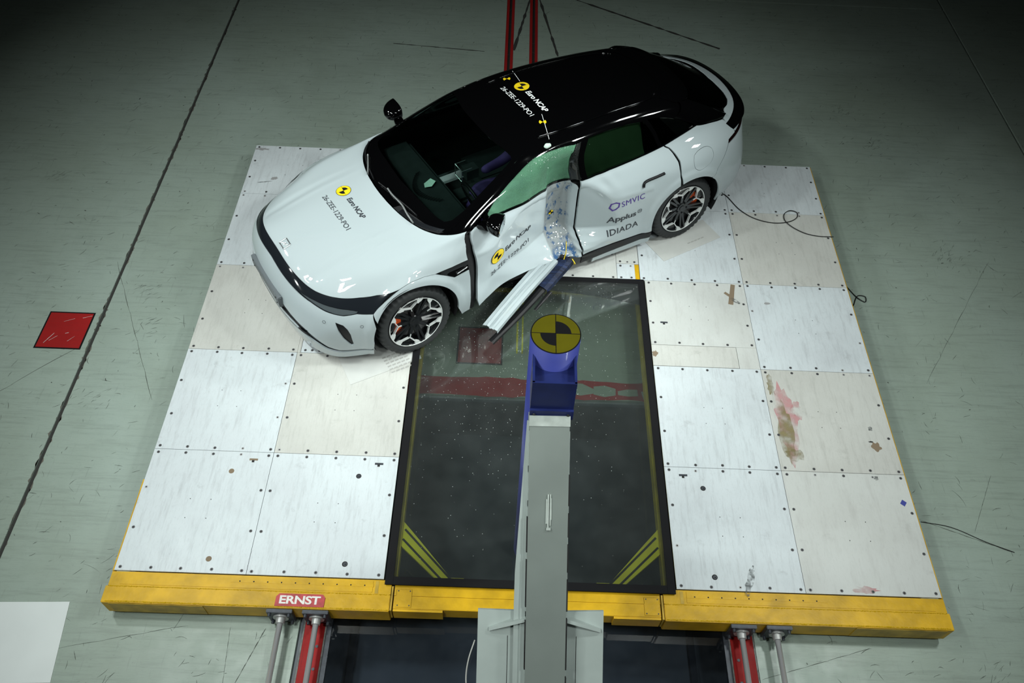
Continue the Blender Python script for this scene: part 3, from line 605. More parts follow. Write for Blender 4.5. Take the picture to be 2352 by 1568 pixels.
st=thing('pole_brace','long grey box beam sloping down from the blue pole towards the viewer','beam',(3.06,-1.1,1.3))
o0=Vector((3.0405,-.022,2.305)); ey=Vector((.023,-1.078,-.842)).normalized(); ex=Vector((1,0,0)); ex=(ex-ey*ex.dot(ey)).normalized(); ez=ex.cross(ey)*-1
if ez.z<0: ez=-ez
H_=.1025; LEN=3.28
b=MB(); b.frame_box(o0,ex,ey,ez,(-H_,H_),(0,LEN),(-.035,0)); b.build('beam_face','beam',st)
b=MB()
b.frame_box(o0,ex,ey,ez,(-H_,-H_+.02),(.02,LEN),(-.24,-.036)); b.frame_box(o0,ex,ey,ez,(H_-.02,H_),(.02,LEN),(-.24,-.036)); b.frame_box(o0,ex,ey,ez,(-H_,H_),(.0,.035),(-.24,-.036)); b.frame_box(o0,ex,ey,ez,(-H_,H_),(.02,LEN),(-.26,-.24)); b.build('beam_web','beam_l',st)
b=MB(); b.frame_box(o0,ex,ey,ez,(-H_-.003,H_+.003),(-.002,.052),(-.03,.004)); b.build('end_plate','patch',st)
# weld seams along the face edges, pale filler
b=MB()
for i in range(90):
    t0=.08+i*LEN/92; 
    for sx in (-1,1):
        if rng.random()<.93: b.frame_box(o0,ex,ey,ez,(sx*H_-.004,sx*H_+.005),(t0,t0+.037),(-.045,-.028+rng.uniform(0,.010)),0)
b.build('seam_filler','beam_l',st,kind='stuff')
for x_,ys in ((H_+.004,((.30,.46),(.50,.62),(.66,.80),(.84,1.0),(1.04,1.3),(1.34,2.2))),(-H_-.003,((.52,.70),(.74,.98),(1.05,1.3)))):
    for a_,c_ in ys: b=MB(); b.frame_box(o0,ex,ey,ez,(x_-.0035,x_+.0035),(a_,c_),(-.03,-.001)); b.build('seam_gap','seam',st)
# left stiffener plate, widening downwards
def wedge(pts,z0,z1,name,m,parent):
    v=[(o0+ex*x+ey*y+ez*z)[:] for z in (z0,z1) for x,y in pts]; n=len(pts)
    return mesh(name,v,[tuple(range(n-1,-1,-1)),tuple(range(n,2*n))]+[(i,(i+1)%n,n+(i+1)%n,n+i) for i in range(n)],m,parent)
wedge([(-H_-.002,.03),(-H_-.012,.03),(-H_-.06,.82),(-H_-.062,.98),(-H_-.062,LEN),(-H_-.002,LEN)],-.075,-.062,'side_flange','beam_l',st)
wedge([(-H_-.004,.10),(-H_-.022,.72),(-H_-.030,.98),(-H_-.030,LEN),(-H_-.004,LEN)],-.063,-.045,'side_flange','beam_l',st)
wedge([(H_+.002,.9),(H_+.012,.95),(H_+.012,LEN),(H_+.002,LEN)],-.07,-.055,'side_flange','beam_l',st)
# welded repair patch
b=MB()
for x0,x1,y0,y1,z in ((-.012,-.004,.425,.55,.006),(-.004,.004,.40,.575,.009),(.008,.014,.40,.56,.007),(.012,.018,.42,.53,.005)): b.frame_box(o0,ex,ey,ez,(x0,x1),(y0,y1),(0,z))
b.frame_box(o0,ex,ey,ez,(-.008,.014),(.570,.583),(0,.010)); b.build('weld_patch','patch',st)
# base flanges with gussets
for sx in (-1,1):
    a=H_+.0
    poly=[(sx*a,1.03),(sx*(a+.205 if sx>0 else a+.248),1.025),(sx*(a+.215 if sx>0 else a+.262),LEN),(sx*a,LEN)]
    if sx<0: poly=poly[::-1]
    wedge(poly,-.115,-.095,'base_flange','beam_l',st)
    y0,y1=1.045,1.115; q=[(sx*a,-.094,y0),(sx*(a+.19),-.094,y1),(sx*(a+.19),-.082,y1),(sx*a,-.020,y0)]
    v=[(o0+ex*x+ey*(yy+d_)+ez*z)[:] for d_ in (0,.018) for x,z,yy in q]
    wedge([(sx*(a+.062),1.16),(sx*(a+.065),1.16),(sx*(a+.067),LEN),(sx*(a+.064),LEN)] if sx>0 else [(sx*(a+.095),LEN),(sx*(a+.092),LEN),(sx*(a+.090),1.16),(sx*(a+.093),1.16)],-.0949,-.0940,'seam','seam',st)
    mesh('gusset',v,[(0,1,2,3),(7,6,5,4),(0,4,5,1),(1,5,6,2),(2,6,7,3),(3,7,4,0)],'beam_l',st)
tube('thin_cable',[(2.66,-.36,-.18),(2.62,-.50,-.2),(2.61,-.62,-.24),(2.66,-.9,-.24)],.005,'cable_g',label='thin pale cable hanging beside the left white flange',cat='cable')
# splinters and dust on the pane and the deck
v=[];f=[]
def crumb(x,y,s,z):
    k=len(v); h=s*.6
    for i in range(4):
        t=i*math.pi/2+rng.random(); v.append((x+math.cos(t)*s*rng.uniform(.6,1),y+math.sin(t)*s*rng.uniform(.6,1),z))
    v.append((x,y,z+h)); f.extend([(k,k+1,k+4),(k+1,k+2,k+4),(k+2,k+3,k+4),(k+3,k,k+4)])
for i in range(1500):
    y=3.0-abs(rng.normal())*1.1; x=rng.normal(2.75,.62)
    if 2.07<x<4.04 and .05<y<2.98: crumb(x,y,rng.uniform(.0012,.0038),.0102)
for i in range(60): crumb(rng.uniform(2.6,4.1),rng.uniform(3.09,3.3),rng.uniform(.0015,.004),.0002)
mesh('glass_splinters',v,f,'crumb',kind='stuff',label='tiny pale splinters scattered over the acrylic window',cat='debris')
# ---------------------------------------------------------------- the crashed car
CAR=thing('car','white car with black roof and a deeply dented front door after a pole impact','car',(3.1,3.3,0))
_F=[(i*NB+j,i*NB+j+1,((i+1)%NA)*NB+j+1,((i+1)%NA)*NB+j) for i in range(NA) for j in range(NB-1)]
_side=BVHTree.FromPolygons([Vector(p) for p in D_.reshape(-1,3)],_F)
def cast(o,d):
    h=_side.ray_cast(Vector(o),Vector(d)); return h
def side_ab(u,w,sgn=1):
    "column/ring coordinates of the near flank at (u,w)"
    h=cast((u,3*sgn,w),(0,-sgn,0))
    if h[0] is None: return None
    i,j=divmod(h[2],NB-1); q=[D_[i,j],D_[(i+1)%NA,j],D_[(i+1)%NA,j+1],D_[i,j+1]]; P=np.array(h[0]); s=t=.5
    for _ in range(8):
        X=(q[0]*(1-s)+q[1]*s)*(1-t)+(q[3]*(1-s)+q[2]*s)*t
        ds=(q[1]-q[0])*(1-t)+(q[2]-q[3])*t; dt=(q[3]-q[0])*(1-s)+(q[2]-q[1])*s
        r=np.linalg.lstsq(np.stack([ds,dt],1),P-X,rcond=None)[0]; s+=r[0];t+=r[1]
    return ((i+s)/KA,(j+t)/KB)
def UW(*pts): return [side_ab(u,w) for u,w in pts]
def arc(cu,cw,r,a0,a1,n=22):
    return [side_ab(cu+r*math.cos(math.radians(a0+(a1-a0)*i/n)),cw+r*math.sin(math.radians(a0+(a1-a0)*i/n))) for i in range(n+1)]
def relief(P,a,b,Nn):
    "pressed shapes of the panels: bonnet ridges, flared wheel lips, door swage"
    u,v,w=P[:,0],P[:,1],P[:,2]; av=np.abs(v); h=np.zeros(len(P))
    on=(b>4.2)&(u<.6)&(w>.8)
    for vr,am in ((.40+.02*u,.0055),(.50-.01*u,.0045)):
        fade=np.clip((u+.70)/.25,0,1)*np.clip((.25-u)/.3,0,1)
        h+=np.where(on,am*fade*np.exp(-((av-vr)/.022)**2)*(av<vr)+am*fade*np.exp(-((av-vr)/.055)**2)*(av>=vr),0)
    h-=np.where(on,.004*np.clip((.25-u)/.6,0,1)*np.exp(-((av-.45)/.035)**2),0)
    for cu,cw in ((0,.36),(2.925,.36)):
        r=np.hypot(u-cu,w-cw); h+=np.where((w<.86)&(av>.75),.016/(1+np.exp((r-.475)/.010)),0)
    side=(b<4.4)&(u>.62)&(u<2.5)
    h+=np.where(side,-.012*np.exp(-((w-.42)/.12)**2)+.006*np.exp(-((w-.80)/.03)**2),0)
    return P+Nn*h[:,None]
def surf(a,b,off=0,dented=True,rel=True):
    a=np.asarray(a,float); b=np.asarray(b,float); P=S_ab(a,b)
    e=.06; Tu=S_ab(a+e,b)-S_ab(a-e,b); Tv=S_ab(a,np.minimum(b+e,11.9))-S_ab(a,np.maximum(b-e,0))
    Nn=np.cross(Tu,Tv); Nn/=np.linalg.norm(Nn,axis=-1,keepdims=True)+1e-9
    c=P-np.array([1.5,0,.6]); s=np.sign((Nn*c*np.array([.3,1,1])).sum(-1)); s[s==0]=1; Nn=Nn*s[:,None]
    if rel: P=relief(P,a,b,Nn)
    if dented: P=dent(P)
    P=P+Nn*np.asarray(off).reshape(-1,1) if np.ndim(off) else P+Nn*off
    return P,Nn
def inpoly(px,py,poly):
    x=np.asarray(px);y=np.asarray(py); c=np.zeros(x.shape,bool); n=len(poly)
    for i in range(n):
        x0,y0=poly[i]; x1,y1=poly[(i+1)%n]
        if y0==y1: continue
        k=((y0>y)!=(y1>y))&(x<(x1-x0)*(y-y0)/(y1-y0)+x0); c^=k
    return c
def densify(poly,st):
    out=[];n=len(poly)
    for i in range(n):
        p=np.array(poly[i]);q=np.array(poly[(i+1)%n]); m=max(1,int(math.ceil(max(abs(q[0]-p[0])/st[0],abs(q[1]-p[1])/st[1]))))
        out+=[tuple(p+(q-p)*k/m) for k in range(m)]
    return out
def smooth_poly(pts,n=5,closed=False):
    P=np.array(pts,float); E=np.concatenate([[2*P[0]-P[1]],P,[2*P[-1]-P[-2]]]); Q=[]
    for i in range(len(P)-1):
        for s in range(n): Q.append(tuple(crom(E[i],E[i+1],E[i+2],E[i+3],s/n)))
    Q.append(tuple(P[-1])); return Q
def mir(poly): return [(-a,b) for a,b in poly][::-1]
def panel(name,poly,m,parent=None,step=(.14,.22),holes=(),off=0,thick=.014,gap=.0022,dented=True,rel=True,label=None,extra=None,far=False):
    parent=CAR if parent is None else parent
    if far: poly=mir(poly); holes=[mir(h) for h in holes]
    sc=np.array([.35/1.0,.14/1.0])
    B=densify(poly,step); Hs=[densify(h,step) for h in holes]
    A=np.array(poly); a0,b0=A.min(0); a1,b1=A.max(0)
    ga,gb=np.meshgrid(np.arange(a0+step[0]/2,a1,step[0]),np.arange(b0+step[1]/2,b1,step[1])); ga=ga.ravel(); gb=gb.ravel()
    k=inpoly(ga,gb,B)
    for h in Hs: k&=~inpoly(ga,gb,h)
    ga,gb=ga[k],gb[k]
    allb=np.array(B+[p for h in Hs for p in h])
    d=np.min(np.hypot((ga[:,None]-allb[:,0])/step[0],(gb[:,None]-allb[:,1])/step[1]),1) if len(ga) else np.zeros(0)
    ga,gb=ga[d>.45],gb[d>.45]
    pts=[tuple(p) for p in allb]+list(zip(ga,gb)); E=[];o=0; loops=[]
    for L_ in [B]+Hs:
        n=len(L_); E+=[(o+i,o+(i+1)%n) for i in range(n)]; loops.append(list(range(o,o+n))); o+=n
    vs,_,fs,*_r=delaunay_2d_cdt([Vector((p[0]*sc[0],p[1]*sc[1])) for p in pts],E,[],0,1e-6)
    vs=np.array([tuple(v) for v in vs])/sc; fs=np.array([f for f in fs if len(f)==3])
    cen=vs[fs].mean(1); k=inpoly(cen[:,0],cen[:,1],B)
    for h in Hs: k&=~inpoly(cen[:,0],cen[:,1],h)
    fs=fs[k]
    P,Nn=surf(vs[:,0],vs[:,1],off,dented,rel)
    if extra is not None: P=extra(P,vs)
    # boundary edges
    cnt={}
    for f in fs:
        for i in range(3):
            e=(f[i],f[(i+1)%3]); kk=(min(e),max(e)); cnt.setdefault(kk,[]).append(e)
    bd=[v[0] for v in cnt.values() if len(v)==1]
    # orientation
    tri=P[fs]; fn=np.cross(tri[:,1]-tri[:,0],tri[:,2]-tri[:,0]); s=(fn*Nn[fs[:,0]]).sum(1)
    if gap:
        shift=np.zeros_like(P)
        opp={}
        for f in fs:
            for i in range(3):
                e=(f[i],f[(i+1)%3]); opp[e]=f[(i+2)%3]
        for e in bd:
            t=P[e[1]]-P[e[0]]; t/=np.linalg.norm(t)+1e-9; c=P[opp[e]]-P[e[0]]; c=c-t*(c@t); c/=np.linalg.norm(c)+1e-9
            for q in e: shift[q]+=c
        nrm_=np.linalg.norm(shift,axis=1,keepdims=True); P=P+np.where(nrm_>0,shift/np.maximum(nrm_,1e-9)*gap,0)
    Wd=to_world(P)
    # world-space winding: (u,v,w) is left-handed, so flip
    F=[tuple(f) if s_<0 else (f[0],f[2],f[1]) for f,s_ in zip(fs,s)]
    V=list(Wd)
    if thick:
        Pin=to_world(P-Nn*thick); idx={}
        def g(q,w_):
            if (q,w_) not in idx: idx[(q,w_)]=len(V); V.append(Wd[q] if w_==0 else Pin[q])
            return idx[(q,w_)]
        nf=len(F)
        for e in bd: F.append((g(e[0],0),g(e[1],0),g(e[1],1),g(e[0],1)))
    o=mesh(name,V,F,m,parent,False,label=label)
    e_=.05; nn=[]
    T_=[]
    for da,db in ((e_,0),(-e_,0),(0,e_*1.2),(0,-e_*1.2)):
        Q,_q=surf(vs[:,0]+da,np.clip(vs[:,1]+db,0,11.95),off,dented,rel)
        if extra is not None: Q=extra(Q,vs)
        T_.append(to_world(Q))
    wn=np.cross(T_[0]-T_[1],T_[2]-T_[3]); wn/=np.linalg.norm(wn,axis=1,keepdims=True)+1e-12
    fo_=np.array([F[i] for i in range(len(fs))]); tn=np.cross(Wd[fo_[:,1]]-Wd[fo_[:,0]],Wd[fo_[:,2]]-Wd[fo_[:,0]]); sg=np.sign((tn*wn[fo_[:,0]]).sum(1).sum()); wn*=sg
    full_n=np.zeros((len(V),3)); full_n[:len(wn)]=wn
    nfl=len(fs); sm=[True]*nfl+[False]*(len(F)-nfl); o.data.polygons.foreach_set('use_smooth',sm); o.data.update()
    if len(o.data.vertices)==len(full_n): o.data.normals_split_custom_set_from_vertices([tuple(x) for x in full_n])
    return o
def C2W(u,v,w): return to_world([(u,v,w)])[0]
# door paint carries blue transfer paint and grey scuffs in the channel (position in car space, fixed to the metal)
def channel_paint():
    m=M['paint'].copy(); m.name='white_car_paint_scuffed'; N=m.node_tree.nodes; L=m.node_tree.links; b=N['Principled BSDF']
    gm=N.new('ShaderNodeNewGeometry'); p0=C2W(UC,.62,.6); p1=C2W(UC+1,.62,.6); ax=(p1-p0)/np.linalg.norm(p1-p0)
    mp=N.new('ShaderNodeMapping'); mp.inputs['Rotation'].default_value=(0,0,-math.atan2(ax[1],ax[0])); L.new(gm.outputs['Position'],mp.inputs[0])
    c,s=ax[0],ax[1]; xr=c*p0[0]+s*p0[1]
    sp=N.new('ShaderNodeSeparateXYZ'); L.new(mp.outputs[0],sp.inputs[0])
    def rng_(v,a,b_,c_,d):
        r=N.new('ShaderNodeMapRange'); r.inputs[1].default_value=a; r.inputs[2].default_value=b_; r.inputs[3].default_value=c_; r.inputs[4].default_value=d; L.new(v,r.inputs[0]); return r.outputs[0]
    def op(o_,a,b_):
        x=N.new('ShaderNodeMath'); x.operation=o_
        for k,q in enumerate((a,b_)):
            if isinstance(q,(int,float)): x.inputs[k].default_value=q
            else: L.new(q,x.inputs[k])
        return x.outputs[0]
    dx=op('ABSOLUTE',op('SUBTRACT',sp.outputs[0],xr),0)
    mask=op('MULTIPLY',rng_(dx,.115,.135,1,0),rng_(sp.outputs[2],.95,.99,1,0))
    def nz(sc,scl,rough=.7):
        q=N.new('ShaderNodeMapping'); q.inputs['Scale'].default_value=scl; L.new(mp.outputs[0],q.inputs[0]); n=N.new('ShaderNodeTexNoise'); n.inputs['Scale'].default_value=sc; n.inputs['Detail'].default_value=8; n.inputs['Roughness'].default_value=rough; L.new(q.outputs[0],n.inputs['Vector']); return n.outputs['Fac']
    blue=op('MULTIPLY',op('MULTIPLY',rng_(nz(26,(1.0,1,.45)),.52,.58,0,1),rng_(nz(7,(1,1,1)),.47,.53,0,1)),mask)
    low=op('MULTIPLY',rng_(sp.outputs[2],.36,.30,0,1),mask); blue=op('MAXIMUM',blue,op('MULTIPLY',op('MULTIPLY',rng_(nz(18,(1,1,1)),.47,.55,0,1),low),1.0))
    x=N.new('ShaderNodeMix'); x.data_type='RGBA'; L.new(mask,x.inputs[0]); x.inputs[6].default_value=(.40,.455,.475,1); x.inputs[7].default_value=(.27,.295,.30,1)
    y=N.new('ShaderNodeMix'); y.data_type='RGBA'; L.new(blue,y.inputs[0]); L.new(x.outputs[2],y.inputs[6]); y.inputs[7].default_value=(.03,.085,.19,1)
    L.new(y.outputs[2],b.inputs['Base Color']); L.new(rng_(blue,0,1,1,.1),b.inputs['Coat Weight']); return m
M['paint_s']=channel_paint()
# --- outlines in (column,ring) coordinates
LIP=[(0,4.05),(.73,4.05),(1.44,4.03),(2.21,4.0),(3.0,4.03),(3.9,4.0),(4.66,3.9),(5.24,3.71)]
ARCHTOP=[(5.24,3.71),(5.35,3.56),(5.55,3.65),(5.89,3.72),(6.24,3.66),(6.5,3.52)]
COWL=[(6.75,6.74),(6.4,6.80),(5.9,6.84),(5.25,6.88),(4.6,6.90),(4.12,6.92),(3.04,6.96),(2.0,6.98),(1,7.0),(0,7.0)]
half=LIP+ARCHTOP[2:]+[(7.22,3.57),(7.20,4.7),(7.08,5.6),(6.93,6.34)]+COWL
full=half[:-1]+mir(half)[:-1]
panel('hood',full,'paint',step=(.12,.11))
BL=[(0,3.52),(.65,3.48),(1.41,3.44),(2.17,3.38),(2.8,3.23),(3.51,3.12),(4.02,3.2),(4.85,2.98)]
# front band with lamp units as holes
LAMP=[(1.6,3.50),(2.3,3.56),(3.0,3.54),(3.6,3.46),(4.05,3.32),(4.0,3.22),(3.51,3.15),(2.8,3.26),(2.17,3.41)]
hb=BL+[(5.05,3.32),(5.24,3.71)]
band=[(a,b) for a,b in hb]+LIP[::-1][1:]; bandfull=band[:-1]+mir(band)[:-1]
# build band polygon explicitly: lower edge far->near then upper edge near->far
low=mir(BL)[:-1]+BL; up=[(5.05,3.32),(5.24,3.71)]+LIP[::-1][1:]+[(-a,b) for a,b in LIP[1:-1]]+[(-5.24,3.71),(-5.05,3.32)]
bo=panel('front_band',low+up,'band_k',step=(.14,.12),holes=[LAMP,mir(LAMP)],label='gloss black band across the nose')
for fr in (False,True):
    panel('headlight',LAMP,'lens',step=(.12,.06),off=-.004,far=fr)
# bumper
seamF=[(4.85,2.98)]+[side_ab(-.372,.60)]+arc(0,.37,.400,152,185,6)[1:]+UW((-.402,.28),(-.405,.20))
cut=[p for p in seamF if p]
botF=[(cut[-1][0],.02),(4,.0),(3,.0),(2,.0),(1,.0),(0,.0)]
hb=BL+cut[1:]+botF
GR=[(0,2.25),(1.0,1.98),(1.6,1.72),(2.05,1.50),(2.45,1.15),(2.9,.70),(3.3,.52),(4.72,.46),(4.72,.36),(3.3,.38),(2.8,.48),(2.26,.86),(1.7,1.2),(1.2,1.40),(.5,1.55),(0,1.6)]
VENT=[(3.28,2.63),(3.58,2.4),(3.75,2.05),(3.87,1.65),(3.94,.90),(3.86,.84),(3.62,1.35),(3.44,1.92)]
GRF=GR[:-1]+[(0,1.6)]+mir(GR)[1:-1]
GRF=GR+mir(GR)[1:-1]
bumper=BL+cut[1:]+botF; bf=bumper+[(-a,b) for a,b in botF[::-1][1:]]+[(-a,b) for a,b in cut[::-1][:-1]]+[(-a,b) for a,b in BL[::-1][:-1]]
fb=panel('front_bumper',bf,'paint',step=(.13,.16),holes=[GRF,VENT,mir(VENT)])
gr=panel('grille',GRF,'band_k',fb,step=(.13,.12),off=-.018,thick=0,label='gloss black lower grille')
for fr in (False,True): panel('vent',VENT,'plast_k',fb,step=(.1,.14),off=-.014,thick=0,far=fr)
for a_,b_ in ((2.85,2.55),(4.35,2.2)):
    P,Nn=surf([a_],[b_],.0015); c_=Vector(P[0]); n0=Vector(Nn[0]); x0=n0.orthogonal().normalized(); y0=n0.cross(x0)
    tube('parking_sensor',[C2W(*(c_+x0*.013*math.cos(t)+y0*.013*math.sin(t))) for t in np.linspace(0,2*math.pi,13)],.0012,'plast_k',fb,n=5,sub=1)
# grille bars and licence plate carrier
for bb in (.9,1.25):
    pts=[C2W(*(surf([a],[bb+.35*math.cos(a/2.9*1.3)],-.006)[0][0])) for a in np.linspace(-2.2,2.2,15)]
    tube('grille_bar',pts,.008,'plast_k',gr,n=6,sub=2)
def cbox(name,u0,u1,v0,v1,w0,w1,m,parent=None,bev=0,**kw):
    "box in car space, bent with the body"
    b=MB().box(u0,u1,v0,v1,w0,w1,bev=bev); V=to_world(np.array(b.v)); return mesh(name,V,[f[::-1] for f in b.f],m,CAR if parent is None else parent,**kw)
lp=cbox('licence_plate_carrier',-.955,-.915,-.30,.30,.50,.615,mat('carrier_grey',(.11,.125,.135),.5),bev=.006)
b=MB()
for v_ in (-.25,.25):
    for w_ in (.49,.555): b.cyl(C2W(-.954,v_,w_+.035),C2W(-.960,v_,w_+.035),.007,n=8)
b.build('screws','hole_d',lp,kind='stuff')
# fenders with their flared lips
lipT=[(4.85,2.98),(4.98,3.22),(5.2,3.42),(5.55,3.65),(5.89,3.72),(6.24,3.66),(6.5,3.52)]
FA=arc(0,.37,.405,-12,150,30)
fend=lipT+[(6.70,3.18),(6.89,2.84),(7.20,2.94),(7.22,2.4),(7.21,1.6),(7.20,.9)]+UW((.535,.20),(.45,.19))+[p for p in FA if p][1:]
VF=[(6.5,3.52),(6.9,3.56),(7.22,3.57),(7.20,2.94),(6.89,2.84),(6.70,3.18)]
for fr in (False,True):
    fd=panel('fender',fend,'paint',step=(.07,.10),far=fr,thick=.02)
    vp=panel('fender_vent',VF,'gloss_k',fd,step=(.1,.1),off=-.004,far=fr)
    s_=-1 if fr else 1
    bm=[C2W(*(surf([s_*a],[b_],.004)[0][0])) for a,b_ in ((6.93,3.02),(7.05,3.10),(7.18,3.18))]; tube('badge_bar',bm,.007,'silver',vp,n=6,sub=3)
# doors
fdoor=UW((.62,.22),(.70,.245),(.85,.262),(1.0,.272),(1.2,.285),(1.4,.295),(1.6,.26),(1.755,.24))+UW((1.757,.45),(1.757,.6),(1.757,.75),(1.757,.88),(1.757,.97))+[(9.60,6.98),(8.9,6.97),(8.0,6.97),(7.4,6.95),(7.05,6.9)]+UW((.635,.965),(.622,.88),(.615,.75),(.607,.6),(.607,.45),(.60,.3))
rdoor=UW((1.772,.262),(2.1,.262),(2.4,.255),(2.53,.25))+[p for p in arc(2.925,.37,.395,197,112,14) if p]+UW((2.775,.83),(2.77,.90))+[(11.65,4.65),(11.62,5.34),(11.56,6.3),(11.48,6.95),(11.0,6.95),(10.4,6.96),(9.68,6.98)]+UW((1.772,.97),(1.772,.8),(1.772,.6),(1.772,.42))
def flare_front(P,vs):
    # the torn door's front edge stands proud at its foot and is pushed in at the middle
    t=np.clip((.95-P[:,0])/.35,0,1)**2; k=np.exp(-((P[:,2]-.62)/.2)**2)
    P=P.copy(); P[:,1]+=t*(.030*np.clip((.45-P[:,2])/.25,0,1)-.035*k); P[:,0]+=t*.035*k; return P
nd=panel('door',fdoor,M['paint_s'],step=(.045,.075),extra=flare_front,thick=.03,label='crushed front door with the vertical dent of the pole and blue paint smears')
rd=panel('door',rdoor,'paint',step=(.04,.08),thick=.02,label='rear door with sponsor lettering')
fd2=panel('door',fdoor,'paint',step=(.12,.14),far=True); rd2=panel('door',rdoor,'paint',step=(.12,.14),far=True)
for fr,dd in ((False,rd),(True,rd2)):
    s_=-1 if fr else 1; H_=[]
    for u,w in ((2.375,.835),(2.385,.868),(2.41,.880),(2.52,.892),(2.605,.902)):
        a,b_=side_ab(u,w); H_.append(C2W(*surf([s_*a],[b_],.006)[0][0]))
    tube('door_handle',H_,.0135,'plast_k',dd,n=8,sub=4)
# quarter panels
gapr=UW((2.785,.845),(2.785,.90))+[(11.70,4.65),(11.67,5.34),(11.60,6.3),(11.52,6.95)]
qtop=[(11.9,7.02),(12.4,7.08),(12.83,7.12),(13.0,6.92),(13.3,6.55),(13.6,6.15),(13.85,5.90)]
hatch=[(13.88,5.5),(13.86,4.9),(13.80,4.4),(13.76,4.13)]
lampT=[(13.55,4.13),(13.38,4.10),(13.30,3.92)]; bseam=[(13.1,3.55),(12.9,3.2),(12.71,2.82),(12.60,2.55)]
quarter=gapr+qtop+hatch+lampT+bseam+[p for p in arc(2.925,.37,.395,55,108,10) if p]
FD=smooth_poly([(12.12,4.62),(12.28,4.80),(12.5,4.84),(12.66,4.62),(12.68,4.1),(12.6,3.7),(12.44,3.47),(12.2,3.42),(12.06,3.62),(12.04,4.2),(12.12,4.62)],4)[:-1]
for fr in (False,True):
    q_=panel('quarter_panel',quarter,'paint',step=(.09,.12),holes=[] if fr else [FD],far=fr)
    if not fr: panel('fuel_flap',FD,'paint',q_,step=(.09,.12),thick=.01,gap=.0012)
# rear bumper
rb=[(12.60,2.5),(12.71,2.78),(12.9,3.15),(13.1,3.5),(13.30,3.86),(14,3.86),(15,3.86),(16,3.86)]
hbR=[p for p in arc(2.925,.37,.395,52,-8,10) if p]
bb_=[(13.15,.35),(13.5,.1),(14,.02),(15,0),(16,0)]
R1=rb[::-1]+hbR+bb_; R2=[(32-a,b) for a,b in R1[::-1]]
panel('rear_bumper',R1[:-1]+[(16,0)]+R2[1:-1],'paint',step=(.12,.16))
tl=[(13.30,3.90),(13.38,4.10),(13.55,4.13),(13.8,4.13),(14.5,4.13),(16,4.15)]; tl2=tl+[(32-a,b) for a,b in tl[::-1][1:]]; tlb=[(18.7,3.9),(17.5,3.9),(16,3.9),(14.5,3.9)]
panel('tail_light',tl2+tlb,'tail',step=(.12,.08),off=.003,label='dark slim light strip across the tail')
# tailgate with rear screen
RG=[(16,6.85),(15.6,6.62),(15.25,6.25),(14.95,6.05),(14.65,6.15),(14.42,6.45),(14.3,6.9),(14.12,7.6),(14.02,8.2),(14.15,8.75),(14.5,8.98),(15,9.05),(16,9.08)]
RGf=RG+[(32-a,b) for a,b in RG[::-1][1:-1]]
TG=[(16,4.2),(15,4.18),(14,4.17),(13.80,4.17)]+hatch[::-1][1:]+[(13.9,5.9),(14.1,5.9),(14.2,6.4),(14.2,6.9),(14.4,6.44),(14.65,6.13),(14.95,6.03),(15.25,6.22),(15.6,6.58),(16,6.8)]
TG=[(16,4.2),(15,4.18),(14,4.17),(13.80,4.17)]+hatch[::-1][1:]+[(13.92,5.9),(14.12,5.95),(14.30,6.3),(14.42,6.40),(14.65,6.12),(14.95,6.02),(15.25,6.21),(15.6,6.56),(16,6.8)]
TGf=TG+[(32-a,b) for a,b in TG[::-1][1:-1]]
tg=panel('tailgate',TGf,'paint',step=(.12,.12))
panel('rear_screen',RGf,'glass_near_k',step=(.16,.16),off=-.004)
# ducktail blade standing off the tailgate edge
V=[];F=[];A_=np.linspace(13.80,18.20,61)
for i,a in enumerate(A_):
    P0,N0=surf([a],[5.35]); P1,N1=surf([a],[4.75]); P2,N2=surf([a],[4.42]); t=1-abs(a-16)/2.2; k=min(1,t*3)**.8
    out=P1[0]-P0[0]; out/=np.linalg.norm(out)
    q=[P0[0]+N0[0]*.002,P1[0]+N1[0]*.006*k,P2[0]+out*.035*k+np.array([.012*k,0,.022*k]),P2[0]+out*.030*k+np.array([.01*k,0,.004*k]),P2[0]+N2[0]*.002]
    V+=q
n_=5
for i in range(len(A_)-1):
    for j in range(n_-1): F.append((i*n_+j,i*n_+j+1,(i+1)*n_+j+1,(i+1)*n_+j))
mesh('tail_spoiler',to_world(V),F,'gloss_k',CAR,True,label='black ducktail blade round the tail')
sd=[]
# roof, pillars, windows
def block(name,a0,a1,b0,b1,na,nb,m,off=0,parent=None,thick=0,**kw):
    A_,B_=np.meshgrid(np.linspace(a0,a1,na),np.linspace(b0,b1,nb),indexing='ij'); P,_n=surf(A_.ravel(),B_.ravel(),off,rel=False)
    F=[(i*nb+j,(i+1)*nb+j,(i+1)*nb+j+1,i*nb+j+1) for i in range(na-1) for j in range(nb-1)]
    return mesh(name,to_world(P),[f[::-1] for f in F],m,CAR if parent is None else parent,True,**kw)
def ridge_roof(): pass
rf=block('roof',0,32,9.28,12,257,34,'gloss_k')
for s_ in (1,-1):
    pts=[]
    for a in np.linspace(6.3,13.6,40):
        P,_n=surf([s_*a],[10.25],.004,rel=False); pts.append(C2W(*P[0]))
    tube('roof_rail',pts,.008,'gloss_k',rf,n=8,sub=1)
FW=[(7.50,7.16),(8.2,7.14),(9.0,7.13),(9.60,7.12),(9.56,7.8),(9.48,8.4),(9.42,8.92),(8.9,9.04),(8.2,9.08),(7.6,9.02),(7.25,8.72),(7.08,8.25),(7.07,7.72),(7.2,7.4)]
BPIL=[(9.60,7.12),(9.56,7.8),(9.48,8.4),(9.42,8.92),(9.55,8.98),(9.62,8.3),(9.70,7.12)]
RW=[(9.80,7.10),(10.4,7.09),(11.0,7.08),(11.33,7.06),(11.27,7.5),(11.18,8.2),(11.10,8.86),(10.7,9.02),(10.2,9.06),(9.74,9.04),(9.74,8.2)]
